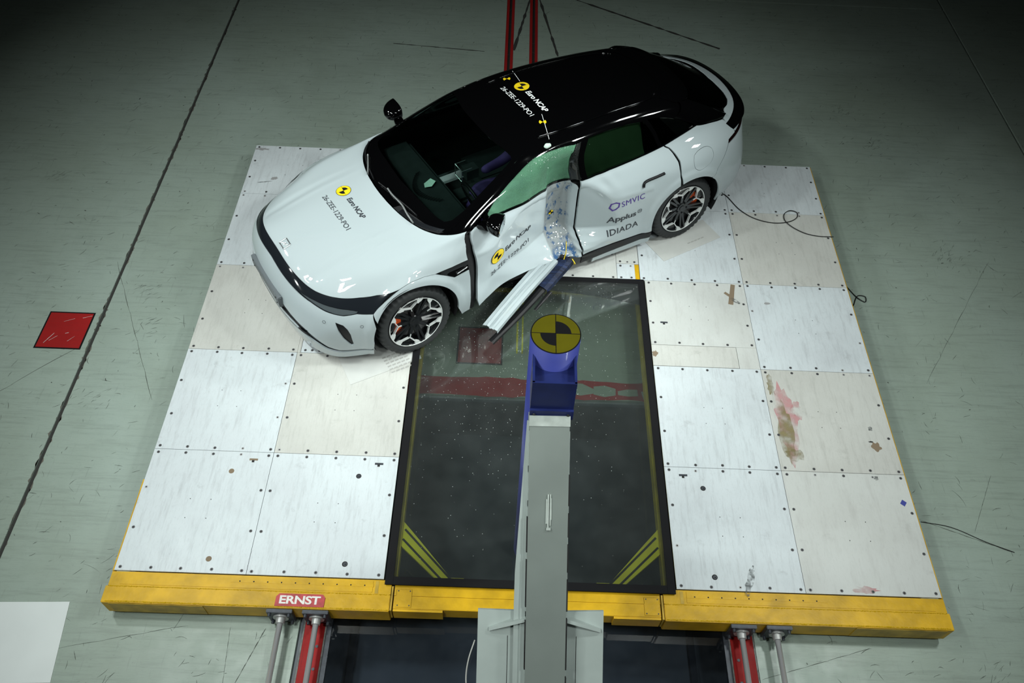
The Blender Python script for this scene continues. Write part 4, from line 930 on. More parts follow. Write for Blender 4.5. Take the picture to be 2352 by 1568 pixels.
QW=[(11.44,7.10),(11.9,7.16),(12.4,7.22),(12.80,7.26),(12.72,7.45),(12.4,7.92),(11.97,8.46),(11.6,8.80),(11.28,8.88),(11.30,8.2),(11.37,7.5)]
TRI=[(6.93,7.02),(7.35,7.05),(7.1,7.35),(7.0,7.62),(6.85,7.55)]
fo=[(5.28,6.90),(5.9,6.86),(6.4,6.82),(6.75,6.76),(7.05,6.92),(7.4,6.97),(8.0,6.99),(8.9,6.99),(9.7,7.0),(10.4,6.98),(11.0,6.97),(11.5,6.97),(11.9,7.04),(12.4,7.10),(12.83,7.14),(13.0,6.94),(13.3,6.57),(13.6,6.17),(13.85,5.92),(14.10,5.92),(14.28,6.35),(14.28,6.9),(14.09,7.6),(14.0,8.2),(14.12,8.78),(14.3,8.98),(14.5,9.02),(14.5,9.3)]+[(a,9.3) for a in np.arange(14.2,5.7,-.3)]+[(5.78,9.3),(5.62,8.9),(5.50,8.5),(5.42,8.1),(5.26,7.5)]
for fr in (False,True):
    wf=panel('window_frame',fo,'gloss_k',step=(.10,.12),holes=[FW,BPIL,RW,QW,TRI] if not fr else [FW,RW,QW],off=.002,thick=.02,gap=0,far=fr,label='gloss black pillars and roof side')
    if not fr:
        panel('door_window',FW,'glass_cr',step=(.06,.08),off=-.006,thick=0,label='crackled green front side window')
        panel('pillar_trim',BPIL,'glass_crk',step=(.06,.1),off=-.002,thick=0,label='black crackled glass pillar cover'); panel('small_window',TRI,'glass_dk',step=(.08,.08),off=-.004,thick=0)
    else: panel('door_window',FW,'glass_dk',step=(.15,.15),off=-.006,thick=0,far=True)
    panel('door_window',RW,'glass_dk',step=(.12,.12),off=-.006,thick=0,far=fr,label='dark tinted rear side window'); panel('quarter_window',QW,'glass_near_k' ,step=(.12,.12),off=-.005,thick=0,far=fr)
# pillar blades (black fins beside the rear screen)
for s_ in (1,-1):
    V=[];F=[]
    L1=smooth_poly([(12.2,8.25),(12.7,7.65),(13.1,7.0),(13.5,6.45),(13.95,5.95)],4); L2=smooth_poly([(13.6,9.15),(14.0,8.6),(14.05,7.8),(14.15,7.0),(14.18,6.0)],4)
    for (a0,b0),(a1,b1) in zip(L1,L2):
        for k in range(7):
            t=k/6; P,Nn=surf([s_*(a0+(a1-a0)*t)],[b0+(b1-b0)*t],0,rel=False); V.append(P[0]+Nn[0]*(.004+.022*math.sin(math.pi*t)**.6))
    for i in range(len(L1)-1):
        for j in range(6): q=(i*7+j,i*7+j+1,(i+1)*7+j+1,(i+1)*7+j); F.append(q if s_>0 else q[::-1])
    mesh('pillar_blade',to_world(V),F,'gloss_k',CAR,True,label='black blade on the rear pillar')
# rear roof spoiler
V=[];F=[];A_=np.linspace(13.3,18.7,45)
for a in A_:
    P0,N0=surf([a],[10.0],.003,rel=False); P1,N1=surf([a],[9.15],.006,rel=False); d=P1[0]-P0[0]; d/=np.linalg.norm(d)
    k=min(1,(2.7-abs(a-16))/.5); V+=[P0[0],P1[0]+N1[0]*.004,P1[0]+(np.array([1,0,-.12])*.115*k),P1[0]+(np.array([1,0,-.12])*.11*k)-np.array([0,0,.018]),P1[0]-N1[0]*.008]
for i in range(len(A_)-1):
    for j in range(4): F.append((i*5+j,i*5+j+1,(i+1)*5+j+1,(i+1)*5+j))
mesh('roof_spoiler',to_world(V),F,'gloss_k',CAR,True,label='black spoiler lip at the back of the roof')
# windscreen: clear field and black border
WC=[(0,7.46),(.7,7.47),(1.3,7.46),(2.0,7.43),(2.7,7.38),(3.5,7.32),(4.2,7.28),(4.6,7.36),(4.85,7.62),(4.92,7.9),(4.95,8.4),(4.92,8.85),(4.8,9.0),(4.3,9.10),(3.1,9.20),(1.5,9.22),(0,9.22)]
WCf=WC[:-1]+[(0,9.22)]+[(-a,b) for a,b in WC[::-1][1:-1]]; WCf=[(0,7.46)]+WC[1:]+[(-a,b) for a,b in WC[::-1][1:-1]]
WO=[(0,7.02),(1,7.02),(2.0,7.0),(3.04,6.98),(4.12,6.94),(4.6,6.92),(5.25,6.90),(5.25,7.5),(5.41,8.1),(5.49,8.5),(5.60,8.9),(5.76,9.29),(4,9.29),(2,9.29),(0,9.29)]
WOf=WO+[(-a,b) for a,b in WO[::-1][1:-1]]
wb=panel('windshield_border',WOf,'gloss_k',step=(.16,.14),holes=[WCf],rel=False,thick=.006,gap=0,label='black printed border of the windscreen')
panel('windshield',WCf,'glass_ws',step=(.2,.2),rel=False,thick=0,gap=0,off=-.0005)
# cowl grille
cw=panel('cowl',[(1.2,7.0),(2.5,6.98),(3.7,6.95),(4.7,6.93),(4.9,7.0),(4.2,7.06),(2.6,7.12),(1.4,7.12)],'plast_k',wb,step=(.12,.05),off=.004,thick=0,rel=False)
cb=[]
for i in range(46):
    a=1.7+i*.066; P,_n=surf([a,a+.03],[6.99,7.09],.006,rel=False); cb.append((C2W(*P[0]),C2W(*P[1])))
b=MB()
for p,q in cb: b.cyl(p,q,.0025,n=5)
b.build('cowl_slats','band_k',cw,kind='stuff')
def wiper(arm,blade,name='wiper'):
    A_=[C2W(*surf([a],[b_],.02 if k else .012,rel=False)[0][0]) for k,(a,b_) in enumerate(arm)]
    o=tube(name,A_,.0085,'wiper',wb,n=6,sub=4); 
    B_=[C2W(*surf([a],[b_],.014,rel=False)[0][0]) for a,b_ in blade]; tube('wiper_blade',B_,.007,'plast_k',o,n=6,sub=4)
wiper([(2.78,6.98),(2.2,7.06),(1.58,7.14),(.57,7.16),(.1,7.17)],[(-.6,7.10),(.0,7.15),(1.0,7.18),(2.0,7.18),(2.6,7.15)])
wiper([(-1.6,6.99),(-2.2,7.06),(-3.0,7.10)],[(-4.9,6.98),(-3.6,7.02),(-2.4,7.05),(-1.0,7.06)])
# rear skirts under the rear door, and the missing front one shows the dark sill
sk=[side_ab(u,w) for u,w in ((1.76,.145),(2.1,.155),(2.4,.165),(2.545,.17),(2.545,.245),(2.4,.25),(2.1,.253),(1.76,.255))]
panel('sill_trim',sk,'plast_k',step=(.1,.1),off=.004,label='gloss black strip under the rear door')
sl=[side_ab(u,w) for u,w in ((2.55,.168),(2.4,.162),(2.1,.152),(1.9,.148))]+[(9.9,.02),(10.4,0),(11.1,0)]
panel('sill',sl,'paint',step=(.12,.1),off=.002,label='white sill under the rear door')
for fr in (True,): panel('sill',UW((.56,.24),(1.0,.25),(1.5,.25),(2.0,.25),(2.54,.25))+[(11.1,0),(9,0),(7.4,0)],'paint',step=(.2,.15),far=True)
# dark inner shell so the shut lines read black
A_=np.linspace(0,32,193); B_=np.linspace(0.2,6.75,42); AA,BB=np.meshgrid(A_,B_,indexing='ij'); _S=S_ab(AA.ravel(),BB.ravel()); P,_n=surf(AA.ravel(),BB.ravel(),np.where((_S[:,1]>.2)&(_S[:,0]>.66)&(_S[:,0]<2.5),-.11,-.035),rel=False)
S0=S_ab(AA.ravel(),BB.ravel()); rr=np.minimum(np.hypot(S0[:,0],S0[:,2]-.36),np.hypot(S0[:,0]-2.925,S0[:,2]-.36)); bad=((rr<.44)&(np.abs(S0[:,1])>.6))
nb=len(B_); F=[]
for i in range(len(A_)-1):
    for j in range(nb-1):
        q=(i*nb+j,(i+1)*nb+j,(i+1)*nb+j+1,i*nb+j+1)
        if not any(bad[k] for k in q): F.append(q)
mesh('body_shell',to_world(P),F,'int_d',CAR,True)
for cu in (0,2.925):
    for s_ in (1,-1):
        V=[];F=[];n=28
        for i in range(n+1):
            t=math.radians(-25+230*i/n)
            for v_ in (.915,.60): V.append((cu+.425*math.cos(t),s_*v_,.37+.425*math.sin(t)))
        for i in range(n): F.append((2*i,2*i+1,2*i+3,2*i+2))
        k=len(V); V.append((cu,s_*.60,.37)); F+=[(k,2*i+1,2*i+3) for i in range(n)]
        mesh('wheel_arch_liner',to_world(dent(V)),F,'int_d',CAR,True)
cbox('underbody',-.78,3.6,-.62,.60,.15,.30,'int_d')
# --- interior
cbox('dashboard',.35,.80,-.66,.60,.62,.93,'int_k',bev=.04)
MBv=MB(); 
def seat(v0,m='int_p'):
    s_=cbox('seat',1.25,1.75,v0-.24,v0+.22,.40,.56,m,bev=.05); V=MB().box(1.66,1.82,v0-.23,v0+.21,.50,1.08,bev=.05); V=np.array(V.v); V[:,0]+=(V[:,2]-.5)*.28
    mesh('backrest',to_world(V),[f[::-1] for f in MB().box(1.66,1.82,v0-.23,v0+.21,.50,1.08,bev=.05).f],m,s_); cbox('headrest',1.86,1.95,v0-.12,v0+.11,1.06,1.22,m,s_,bev=.03); return s_
s1=seat(.22); s2=seat(-.36,'int_k'); s3=cbox('rear_bench',2.35,2.8,-.58,.52,.42,.58,'int_k',bev=.05); cbox('backrest',2.75,2.9,-.58,.52,.5,1.1,'int_k',s3,bev=.05)
cbox('centre_console',.75,1.7,-.11,.09,.35,.66,'int_k',bev=.03)
# steering wheel
c0=C2W(.93,.33,.86); nrm=Vector(C2W(.80,.33,.82)-c0).normalized(); a_=nrm.orthogonal().normalized(); b_=nrm.cross(a_); pts=[Vector(c0)+a_*.18*math.cos(t)+b_*.18*math.sin(t) for t in np.linspace(0,2*math.pi,25)]
sw=tube('steering_wheel',[p[:] for p in pts],.015,'plast_k',n=8,sub=2,parent=CAR); b=MB(); b.cyl(c0,Vector(c0)+nrm*.03,.07,n=20)
b.frame_box(c0,a_,b_,nrm,(-.17,.17),(-.02,.02),(0,.02)); b.build('hub','plast_k',sw)
# bodies drawn as swept ellipses: crash dummy in the driver's seat (one surface) and its clothes
def skin_body(name,joints,bones,m,parent,levels=2,label=None):
    bm=bmesh.new(); vs=[bm.verts.new(C2W(*j[:3])) for j in joints]
    for i,j in bones: bm.edges.new((vs[i],vs[j]))
    me=bpy.data.meshes.new(name); bm.to_mesh(me); bm.free(); o=bpy.data.objects.new(name,me); COL.objects.link(o)
    md=o.modifiers.new('s','SKIN'); md.use_smooth_shade=True
    for v_,j in zip(me.skin_vertices[0].data,joints): v_.radius=(j[3],j[3])
    me.skin_vertices[0].data[0].use_root=True
    o.modifiers.new('d','SUBSURF').levels=levels; bpy.context.view_layer.update()
    me2=bpy.data.meshes.new_from_object(o.evaluated_get(bpy.context.evaluated_depsgraph_get())); bpy.data.objects.remove(o)
    V=[v_.co[:] for v_ in me2.vertices]; F=[tuple(p.vertices) for p in me2.polygons]; bpy.data.meshes.remove(me2); return mesh(name,V,F,m,parent,True,label=label)
J=[(1.60,0.21,.62,.15),(1.66,0.21,.80,.15),(1.70,0.19,.98,.14),(1.68,0.17,1.08,.06),(1.50,0.31,.64,.09),(1.12,0.33,.68,.085),(.92,.46,.42,.05),(1.50,0.09,.64,.09),(1.12,0.05,.68,.085),(.92,.18,.42,.05),(1.66,0.37,1.0,.065),(1.42,0.37,.84,.05),(1.18,0.31,.86,.04),(1.66,-0.01,1.0,.065),(1.42,-0.03,.84,.05),(1.18,0.03,.86,.04)]
dm=skin_body('crash_dummy',J,[(0,1),(1,2),(2,3),(0,4),(4,5),(5,6),(0,7),(7,8),(8,9),(2,10),(10,11),(11,12),(2,13),(13,14),(14,15)],'int_p',None,label='crash test dummy in dark purple clothes sitting in the driver seat'); dm['category']='dummy'
skin_body('head',[(1.66,.20,1.10,.05),(1.64,.21,1.15,.085),(1.62,.21,1.22,.075),(1.54,.21,1.15,.03)],[(0,1),(1,2),(1,3)],'skin',dm)
tube('seat_belt',[C2W(1.62,.36,1.12),C2W(1.50,.28,.98),C2W(1.44,.14,.80),C2W(1.46,.0,.66)],.018,'plast_k',dm,n=6)
tube('seat_belt',[C2W(1.42,.0,.74),C2W(1.32,.18,.78),C2W(1.40,.38,.74)],.016,'plast_k',dm,n=6)
# air bags
def cushion(name,u0,u1,w0,w1,v,th,m,folds=5,parent=None,label=None,follow=False,n=26,k=14):
    V=[];F=[]
    for s_ in (1,-1):
        for i in range(n+1):
            for j in range(k+1):
                x=i/n; y=j/k; e=(math.sin(math.pi*x)**.45)*(math.sin(math.pi*y)**.45); z=th*e*(1+.18*math.sin(x*folds*2*math.pi)*math.cos(y*5))
                u=u0+(u1-u0)*x; w=w0+(w1-w0)*y; vv=v(u,w) if callable(v) else v
                V.append((u,vv+s_*z,w))
    for s_ in (0,1):
        o=s_*(n+1)*(k+1)
        for i in range(n):
            for j in range(k): q=(o+i*(k+1)+j,o+(i+1)*(k+1)+j,o+(i+1)*(k+1)+j+1,o+i*(k+1)+j+1); F.append(q if s_ else q[::-1])
    return mesh(name,to_world(V),F,m,CAR if parent is None else parent,True,label=label)
cushion('side_airbag',1.28,1.52,1.02,1.27,.42,.07,'airbag',3,label='pale quilted air bag beside the dummy',n=18,k=14)
def vin(u,w):
    h=cast((u,3,w),(0,-1,0)); v_=h[0][1] if h[0] else .6; return dent([(u,v_,w)])[0][1]-.075
cushion('curtain_airbag',1.38,2.5,1.0,1.31,vin,.045,'curtain',6,label='green curtain air bag hanging inside the side windows',n=60,k=14)
# instrument bracket and sensor on the dash, seen through the windscreen
cbr=cbox('camera_bracket',.98,1.10,.02,.12,.90,1.0,'int_k'); b=MB()
def bar(p,q,r=.004,mi=0): b.cyl(C2W(*p),C2W(*q),r,n=6,mi=mi)
for v_ in (.02,.14): bar((.92,v_,.93),(.92,v_,1.05)); bar((.92,v_,1.05),(1.02,v_,1.05)); 
bar((.92,.02,1.05),(.92,.14,1.05)); bar((.92,.02,.93),(.92,.14,.93)); b.build('bracket_frame','silver',cbr)
blobV=[]; 
mesh('paper_scrap',to_world([(.62,.00,.945),(.70,-.03,.947),(.72,.03,.95),(.66,.07,.947),(.60,.05,.945)]),[(0,1,2,3,4)],'airbag',CAR)
b=MB()
for i in range(24):
    t=i/23; b.cyl(C2W(.50+.12*abs(t-.5)**2*4,-.16+.42*t,.935),C2W(.545+.12*abs(t-.5)**2*4,-.16+.42*t,.945),.004,n=5)
b.build('dash_vent','plast_k',CAR,kind='stuff')
# --- mirrors
def mirror_unit(u,v,w,s_,turn=0):
    def tw(V):
        V=np.array(V,float); c_,n_=math.cos(turn),math.sin(turn); du=V[:,0]-(u-.04); dv=(V[:,1]-v)*s_; V[:,0]=u-.04+du*c_-dv*n_; V[:,1]=v+s_*(du*n_+dv*c_); return to_world(V)
    V=[];F=[];n=20;k=12
    for i in range(k+1):
        x=i/k; r=math.sqrt(max(0,1-(1-x)**2.6)) if i else 0
        for j in range(n):
            t=2*math.pi*j/n; cx,cy=math.cos(t),math.sin(t); e=.62
            V.append((u-.115+.14*x, v+s_*.105*r*abs(cx)**e*np.sign(cx)-s_*.03*(1-x), w+.066*r*abs(cy)**e*np.sign(cy)-.012*(1-x)))
    for i in range(k):
        for j in range(n): F.append((i*n+j,i*n+(j+1)%n,(i+1)*n+(j+1)%n,(i+1)*n+j))
    V.append((u+.018,v,w)); c=len(V)-1; F+=[(c,k*n+j,k*n+(j+1)%n) for j in range(n)]
    o=mesh('side_mirror',tw(V),F,'gloss_k',CAR,True,label='gloss black door mirror')
    V2=[(u+.024,v+s_*.088*math.cos(t)*1.0,w+.054*math.sin(t)) for t in np.linspace(0,2*math.pi,25)[:-1]]; q=len(V2); V2+=[(a+.008,b_,c_) for a,b_,c_ in V2]
    mesh('mirror_glass',tw(V2),[tuple(range(q,2*q))]+[(i,(i+1)%q,q+(i+1)%q,q+i) for i in range(q)],'mirror',o)
    fk=1 if turn else .55
    V3=[(u-.13,v-s_*(.13 if turn else .24),w-.115),(u+.05,v-s_*(.12 if turn else .23),w-.11),(u+.055,v-s_*.03,w-.075),(u+.0,v+s_*.05,w-.062),(u-.06,v+s_*.02,w-.066)]; V3=[(u+(a-u)*fk,v+(b_-v)*(1 if turn else .8),c_) for a,b_,c_ in V3]; V3+=[(a,b_,c_+.045*fk) for a,b_,c_ in V3]; q=5
    mesh('mirror_foot',to_world(V3),[tuple(range(4,-1,-1)),tuple(range(5,10))]+[(i,(i+1)%q,q+(i+1)%q,q+i) for i in range(q)],'gloss_k',o)
mirror_unit(.835,.895,1.10,1,.85); mirror_unit(.815,-.93,1.075,-1)
# --- wheels
def wheel(cu,cv,s_,camber,steer,label=None):
    c=Vector(C2W(cu,cv,.352)); th=float(np.interp(cu,_us,_th)); Ux=Vector((math.cos(th),math.sin(th),0)); Vx=Vector((math.sin(th),-math.cos(th),0))*s_
    if steer: R_=Matrix.Rotation(math.radians(steer),3,'Z'); Ux=R_@Ux; Vx=R_@Vx
    ax=(Vx*math.cos(math.radians(camber))+Vector((0,0,1))*math.sin(math.radians(camber))).normalized(); up=(Vector((0,0,1))-ax*ax.z).normalized(); fx=up.cross(ax)
    if fx.dot(Ux)<0: fx=-fx
    def T(r,t,d): return (c+fx*r*math.cos(t)+up*r*math.sin(t)+ax*d)[:]
    # tyre: revolved section with tread cuts
    prof=[(.262,-.012),(.275,-.004),(.305,.002),(.330,-.006),(.344,-.020),(.3505,-.045),(.3515,-.075),(.3515,-.077),(.3435,-.079),(.3435,-.087),(.3515,-.089),(.352,-.117),(.352,-.119),(.3435,-.121),(.3435,-.129),(.352,-.131),(.3515,-.165),(.3515,-.167),(.3435,-.169),(.3435,-.177),(.3515,-.179),(.349,-.205),(.335,-.232),(.30,-.242),(.262,-.232)]
    n=120;k=len(prof);V=[];F=[]
    for i in range(n):
        t=2*math.pi*i/n
        for j,(r,d) in enumerate(prof):
            if 3<=j<=6 or 19<=j<=22: r=r-(.013 if i%3==0 else 0)
            V.append(T(r,t+(.0 if j<7 else .01*(j-7)),d))
    for i in range(n):
        for j in range(k-1): F.append((i*k+j,i*k+j+1,((i+1)%n)*k+j+1,((i+1)%n)*k+j))
    tyre=mesh('wheel',V,F,'rubber',CAR,True,label=label)
    def ring(pr,m,name,par,n=96):
        V=[];F=[];k=len(pr)
        for i in range(n):
            for r,d in pr: V.append(T(r,2*math.pi*i/n,d))
        for i in range(n):
            for j in range(k-1): F.append((i*k+j,i*k+j+1,((i+1)%n)*k+j+1,((i+1)%n)*k+j))
        return mesh(name,V,F,m,par,True)
    rim=ring([(.262,-.010),(.259,-.002),(.252,-.003),(.246,-.012),(.240,-.05),(.232,-.11),(.235,-.2)],'rim_k','rim',tyre)
    ring([(.2575,-.0025),(.2555,-.0005),(.2505,-.0015),(.2495,-.004)],'rim_s','rim_edge',rim)
    b=MB()
    def quad(pts,z0,z1,mi):
        q=len(pts); v=[T(r,t,z) for z in (z0,z1) for r,t in pts]; b.add(v,[tuple(range(q-1,-1,-1)),tuple(range(q,2*q))]+[(i,(i+1)%q,q+(i+1)%q,q+i) for i in range(q)],mi)
    D=math.radians; ph0=D(90+8)
    def xyp(r,t): return np.array([r*math.cos(t),r*math.sin(t)])
    def line(p,q,w0,w1,z0p,z1p,h,mi):
        P=xyp(*p);Q=xyp(*q); d=(Q-P)/np.linalg.norm(Q-P); n_=np.array([-d[1],d[0]])
        pts=[(P+n_*w0,z0p),(P-n_*w0,z0p),(Q-n_*w1,z1p),(Q+n_*w1,z1p)]
        v=[(c+fx*p_[0]+up*p_[1]+ax*(z-h))[:] for p_,z in pts]+[(c+fx*p_[0]+up*p_[1]+ax*z)[:] for p_,z in pts]
        b.add(v,[(3,2,1,0),(4,5,6,7),(0,1,5,4),(1,2,6,5),(2,3,7,6),(3,0,4,7)],mi)
    for s in range(5):
        p=ph0+s*D(72)
        # node where the machined lines meet, two lines out to the rim, one stub in
        for sg in (-1,1):
            line((.168,p),(.246,p+sg*D(24)),(.0038),.0046,-.010,-.006,.022,0)
            quad([(.2505,p+sg*D(17.5)),(.2505,p+sg*D(31)),(.226,p+sg*D(27.5)),(.206,p+sg*D(19.5)),(.215,p+sg*D(17.5))],-.020,-.0035,0)
            # double black spokes to the hub
            line((.055,p+sg*D(36-9)),(.243,p+sg*D(36-5.5)),.012,.009,-.030,-.014,.03,1)
            line((.05,p+sg*D(8)),(.168,p+sg*D(1.2)),.011,.007,-.030,-.016,.03,1)
        line((.168,p),(.135,p),.0036,.0032,-.010,-.013,.02,0)
        # dark blade between the lines at the rim
        quad([(.245,p-D(16)),(.245,p),(.245,p+D(16)),(.205,p+D(13)),(.183,p),(.205,p-D(13))],-.045,-.032,1)
    b.build('spokes',None,rim,mats=['rim_s','rim_k'])
    b=MB(); b.cyl(T(0,0,-.055),T(0,0,-.022),.062,.055,n=28); b.cyl(T(0,0,-.022),T(0,0,-.016),.031,.029,n=28); b.build('hub_cap','rim_k',rim)
    for s in range(5):
        t=ph0+D(36)+s*D(72); MB().cyl(T(.057,t,-.03),T(.057,t,-.012),.0105,.009,n=6).build('lug_nut','rim_k',rim)
    b=MB(); b.cyl(T(0,0,-.10),T(0,0,-.075),.185,n=48); b.build('brake_disc','disc',tyre)
    b=MB(); 
    for a0 in ((150,205) if cu<1 else (-25,40),):
        pts=[(.205,D(a0[0])),(.212,D((a0[0]+a0[1])/2)),(.205,D(a0[1])),(.13,D(a0[1]-3)),(.125,D((a0[0]+a0[1])/2)),(.13,D(a0[0]+3))]; quad(pts,-.11,-.055,0)
    b.build('brake_caliper','caliper',tyre)
    MB().cyl(T(0,0,-.24),T(0,0,-.10),.24,n=40).build('wheel_well_backing','int_d',tyre)
wheel(0,.925,1,7,0,'near front wheel'); wheel(2.925,.915,1,6,0,'near rear wheel'); wheel(0,-.925,-1,0,0); wheel(2.925,-.93,-1,0,0)
# --- lettering and targets laid on the panels
def on_side(x,y,o,slope,lift):
    c_,s_=math.cos(slope),math.sin(slope); u=o[0]+x*c_-y*s_; w=o[1]+x*s_+y*c_; h=cast((u,3,w),(0,-1,0)); P=np.array(h[0]); Nn=np.array(h[1]); Nn=Nn if Nn[1]>0 else -Nn
    a,b_=side_ab(u,w); Q,N_=surf([a],[b_],lift); return Q[0]
def on_top(x,y,o,slope,lift):
    c_,s_=math.cos(slope),math.sin(slope); v=o[1]+x*c_-y*s_; u=o[0]+x*s_+y*c_; h=cast((u,v,3),(0,0,-1)); P=np.array(h[0]); Nn=np.array(h[1]); Nn=Nn if Nn[2]>0 else -Nn
    Q=relief(P[None],np.zeros(1),np.full(1,6.0),Nn[None])[0]+Nn*lift; return Q
def wrap_text(s,o,width,height,m,parent,where,slope=0,lift=.0022,name='lettering',cell=.03,shift=None,**kw):
    bm=text_mesh(s,**kw); xs=[v.co.x for v in bm.verts]; ys=[v.co.y for v in bm.verts]; kx=width/(max(xs)-min(xs)); ky=height/(max(ys)-min(ys)); x0,y0=min(xs),min(ys)
    for v in bm.verts: v.co.x=(v.co.x-x0)*kx; v.co.y=(v.co.y-y0)*ky
    for i in range(1,int(width/cell)+1): bmesh.ops.bisect_plane(bm,geom=bm.verts[:]+bm.edges[:]+bm.faces[:],plane_co=(i*cell,0,0),plane_no=(1,0,0))
    for i in range(1,int(height/cell)+1): bmesh.ops.bisect_plane(bm,geom=bm.verts[:]+bm.edges[:]+bm.faces[:],plane_co=(0,i*cell,0),plane_no=(0,1,0))
    V=[where(v.co.x,v.co.y,o,slope,lift) for v in bm.verts]; bm.verts.ensure_lookup_table(); F=[[v.index for v in f.verts] for f in bm.faces]; bm.free()
    V=np.array(V); 
    if shift is not None: V=shift(V)
    return mesh(name,to_world(V),F,m,parent)
def wrap_disc(o,r,parent,where,slope=0,flip=0,my='tgt_y',mk='tgt_k',rin=.62,name='target',lift=.002,rot=0,ring=.05):
    ob=disc_target((0,0,0),(1,0,0),(0,1,0),r,None,my,mk,rin=rin,name=name,flip=flip,lift=.0004,n=40,rot=rot,ring=ring); c=np.array(ob.location); me=ob.data
    V=[]
    for v in me.vertices: q=np.array(v.co)+c; V.append(where(q[0],q[1],o,slope,lift+q[2]))
    Wd=to_world(V); off=np.array(wloc(parent)); ob.location=(0,0,0); ob.parent=parent
    for v,w_ in zip(me.vertices,Wd): v.co=w_-off
    me.update(); return ob
hood=[o for o in CAR.children if o.name.startswith('hood')][0]
TOP=on_top
wrap_disc((-.046,-.234),.066,hood,TOP,flip=1,rot=-.1); wrap_text('Euro NCAP',(-.072,-.122),.285,.048,'black_ink',hood,TOP,bold=.022,shear=.15,spacing=.92); wrap_text('26-ZEE-1229-PO1',(-.235,-.275),.485,.046,'black_ink',hood,TOP,spacing=.97)
wrap_disc((1.712,-.222),.070,rf,TOP,flip=1,rot=-.1); wrap_text('Euro NCAP',(1.690,-.128),.325,.052,'white_ink',rf,TOP,bold=.022,shear=.15,spacing=.92,lift=.003); wrap_text('26-ZEE-1229-PO1',(1.538,-.300),.49,.046,'white_ink',rf,TOP,.04,spacing=.97,lift=.003)
for o_ in ((1.661,-.40),(1.618,.30)):
    V=[];F=[];s=.032
    for a in (.35,.35+math.pi):
        k=len(V); V.append(TOP(0,0,o_,0,.003)); 
        for t in np.linspace(a,a+math.pi/2,7): V.append(TOP(s*math.cos(t),s*math.sin(t),o_,0,.003))
        F+=[(k,k+1+i,k+2+i) for i in range(6)]
    mesh('roof_mark',to_world(V),F,'tgt_y',rf)
for p_,q_ in (((1.767,-.495),(1.735,-.30)),((1.66,.21),(1.56,.50))):
    V=[]
    for i in range(9):
        t=i/8; u=p_[0]+(q_[0]-p_[0])*t; v=p_[1]+(q_[1]-p_[1])*t; V+=[TOP(0,0,(u,v),0,.003),TOP(0,0,(u+.004,v),0,.003)]
    mesh('scribe_line',to_world(V),[(2*i,2*i+1,2*i+3,2*i+2) for i in range(8)],'white_ink',rf)
# bonnet badge: outlined tilted square
b=MB(); o_=(-.715,.02)
def bq(x,y): return C2W(*TOP(x,y,o_,.0,.004))
for p_,q_ in (((-.045,-.03),(.045,-.03)),((.045,-.03),(.045,.035)),((.045,.035),(-.045,.035)),((-.045,.035),(-.045,-.03)),((-.03,-.015),(.0,.012)),((.0,.012),(.0,-.008)),((.0,-.008),(.03,.02))): b.cyl(bq(*p_),bq(*q_),.0045,n=6)
b.build('badge','silver',hood)
SD=on_side
def door_shift(V): return flare_front(V,None)
wrap_disc((.862,.655),.078,nd,SD,.06,flip=1,rot=-.12)
wrap_text('Euro NCAP',(.955,.640),.335,.052,'black_ink',nd,SD,.10,bold=.02,shear=.15,spacing=.92,cell=.02,lift=.003); wrap_text('26-ZEE-1229-PO1',(.775,.475),.50,.046,'black_ink',nd,SD,.075,spacing=.97,cell=.02,lift=.003)
wrap_disc((1.60,.60),.026,nd,SD,flip=1,rin=.95,ring=.03,lift=.004)
wrap_text('SMVIC',(2.155,.690),.245,.060,'purple_ink',rd,SD,.10,bold=.0,spacing=1.1,lift=.003)
wrap_text('A',(2.035,.510),.075,.068,'black_ink',rd,SD,.05,bold=.012,lift=.003,shear=.1); wrap_text('pplus',(2.115,.500),.215,.082,'black_ink',rd,SD,.05,bold=.018,spacing=.95,lift=.003)
wrap_text('IDIADA',(2.04,.365),.335,.066,'black_ink',rd,SD,.06,bold=.012,spacing=1.08,lift=.003)
def side_loop(pts,o,name,m,w_,parent,slope=.06):
    V=[];F=[];n=len(pts)
    P=np.array(pts+[pts[0]])
    for i in range(n):
        d=P[i+1]-P[i]; L_=np.linalg.norm(d); d/=L_; nn=np.array([-d[1],d[0]])*w_/2; k=len(V); e=d*w_/2
        for q in (P[i]+nn-e,P[i]-nn-e,P[i+1]-nn+e,P[i+1]+nn+e): V.append(SD(q[0],q[1],o,slope,.003))
        F.append((k,k+1,k+2,k+3))
    return mesh(name,to_world(V),F,m,parent)
side_loop([(0,.035),(.028,.0),(.055,.010),(.082,.035),(.088,.075),(.055,.088),(.014,.078)],(2.045,.660),'logo','purple_ink',.013,rd)
side_loop([(0,.008),(.008,0),(.030,0),(.038,.008),(.038,.030),(.030,.038),(.008,.038),(0,.030)],(2.345,.555),'logo','black_ink',.005,rd); wrap_text('+',(2.354,.566),.02,.02,'black_ink',rd,SD,.06,bold=.02,lift=.003)
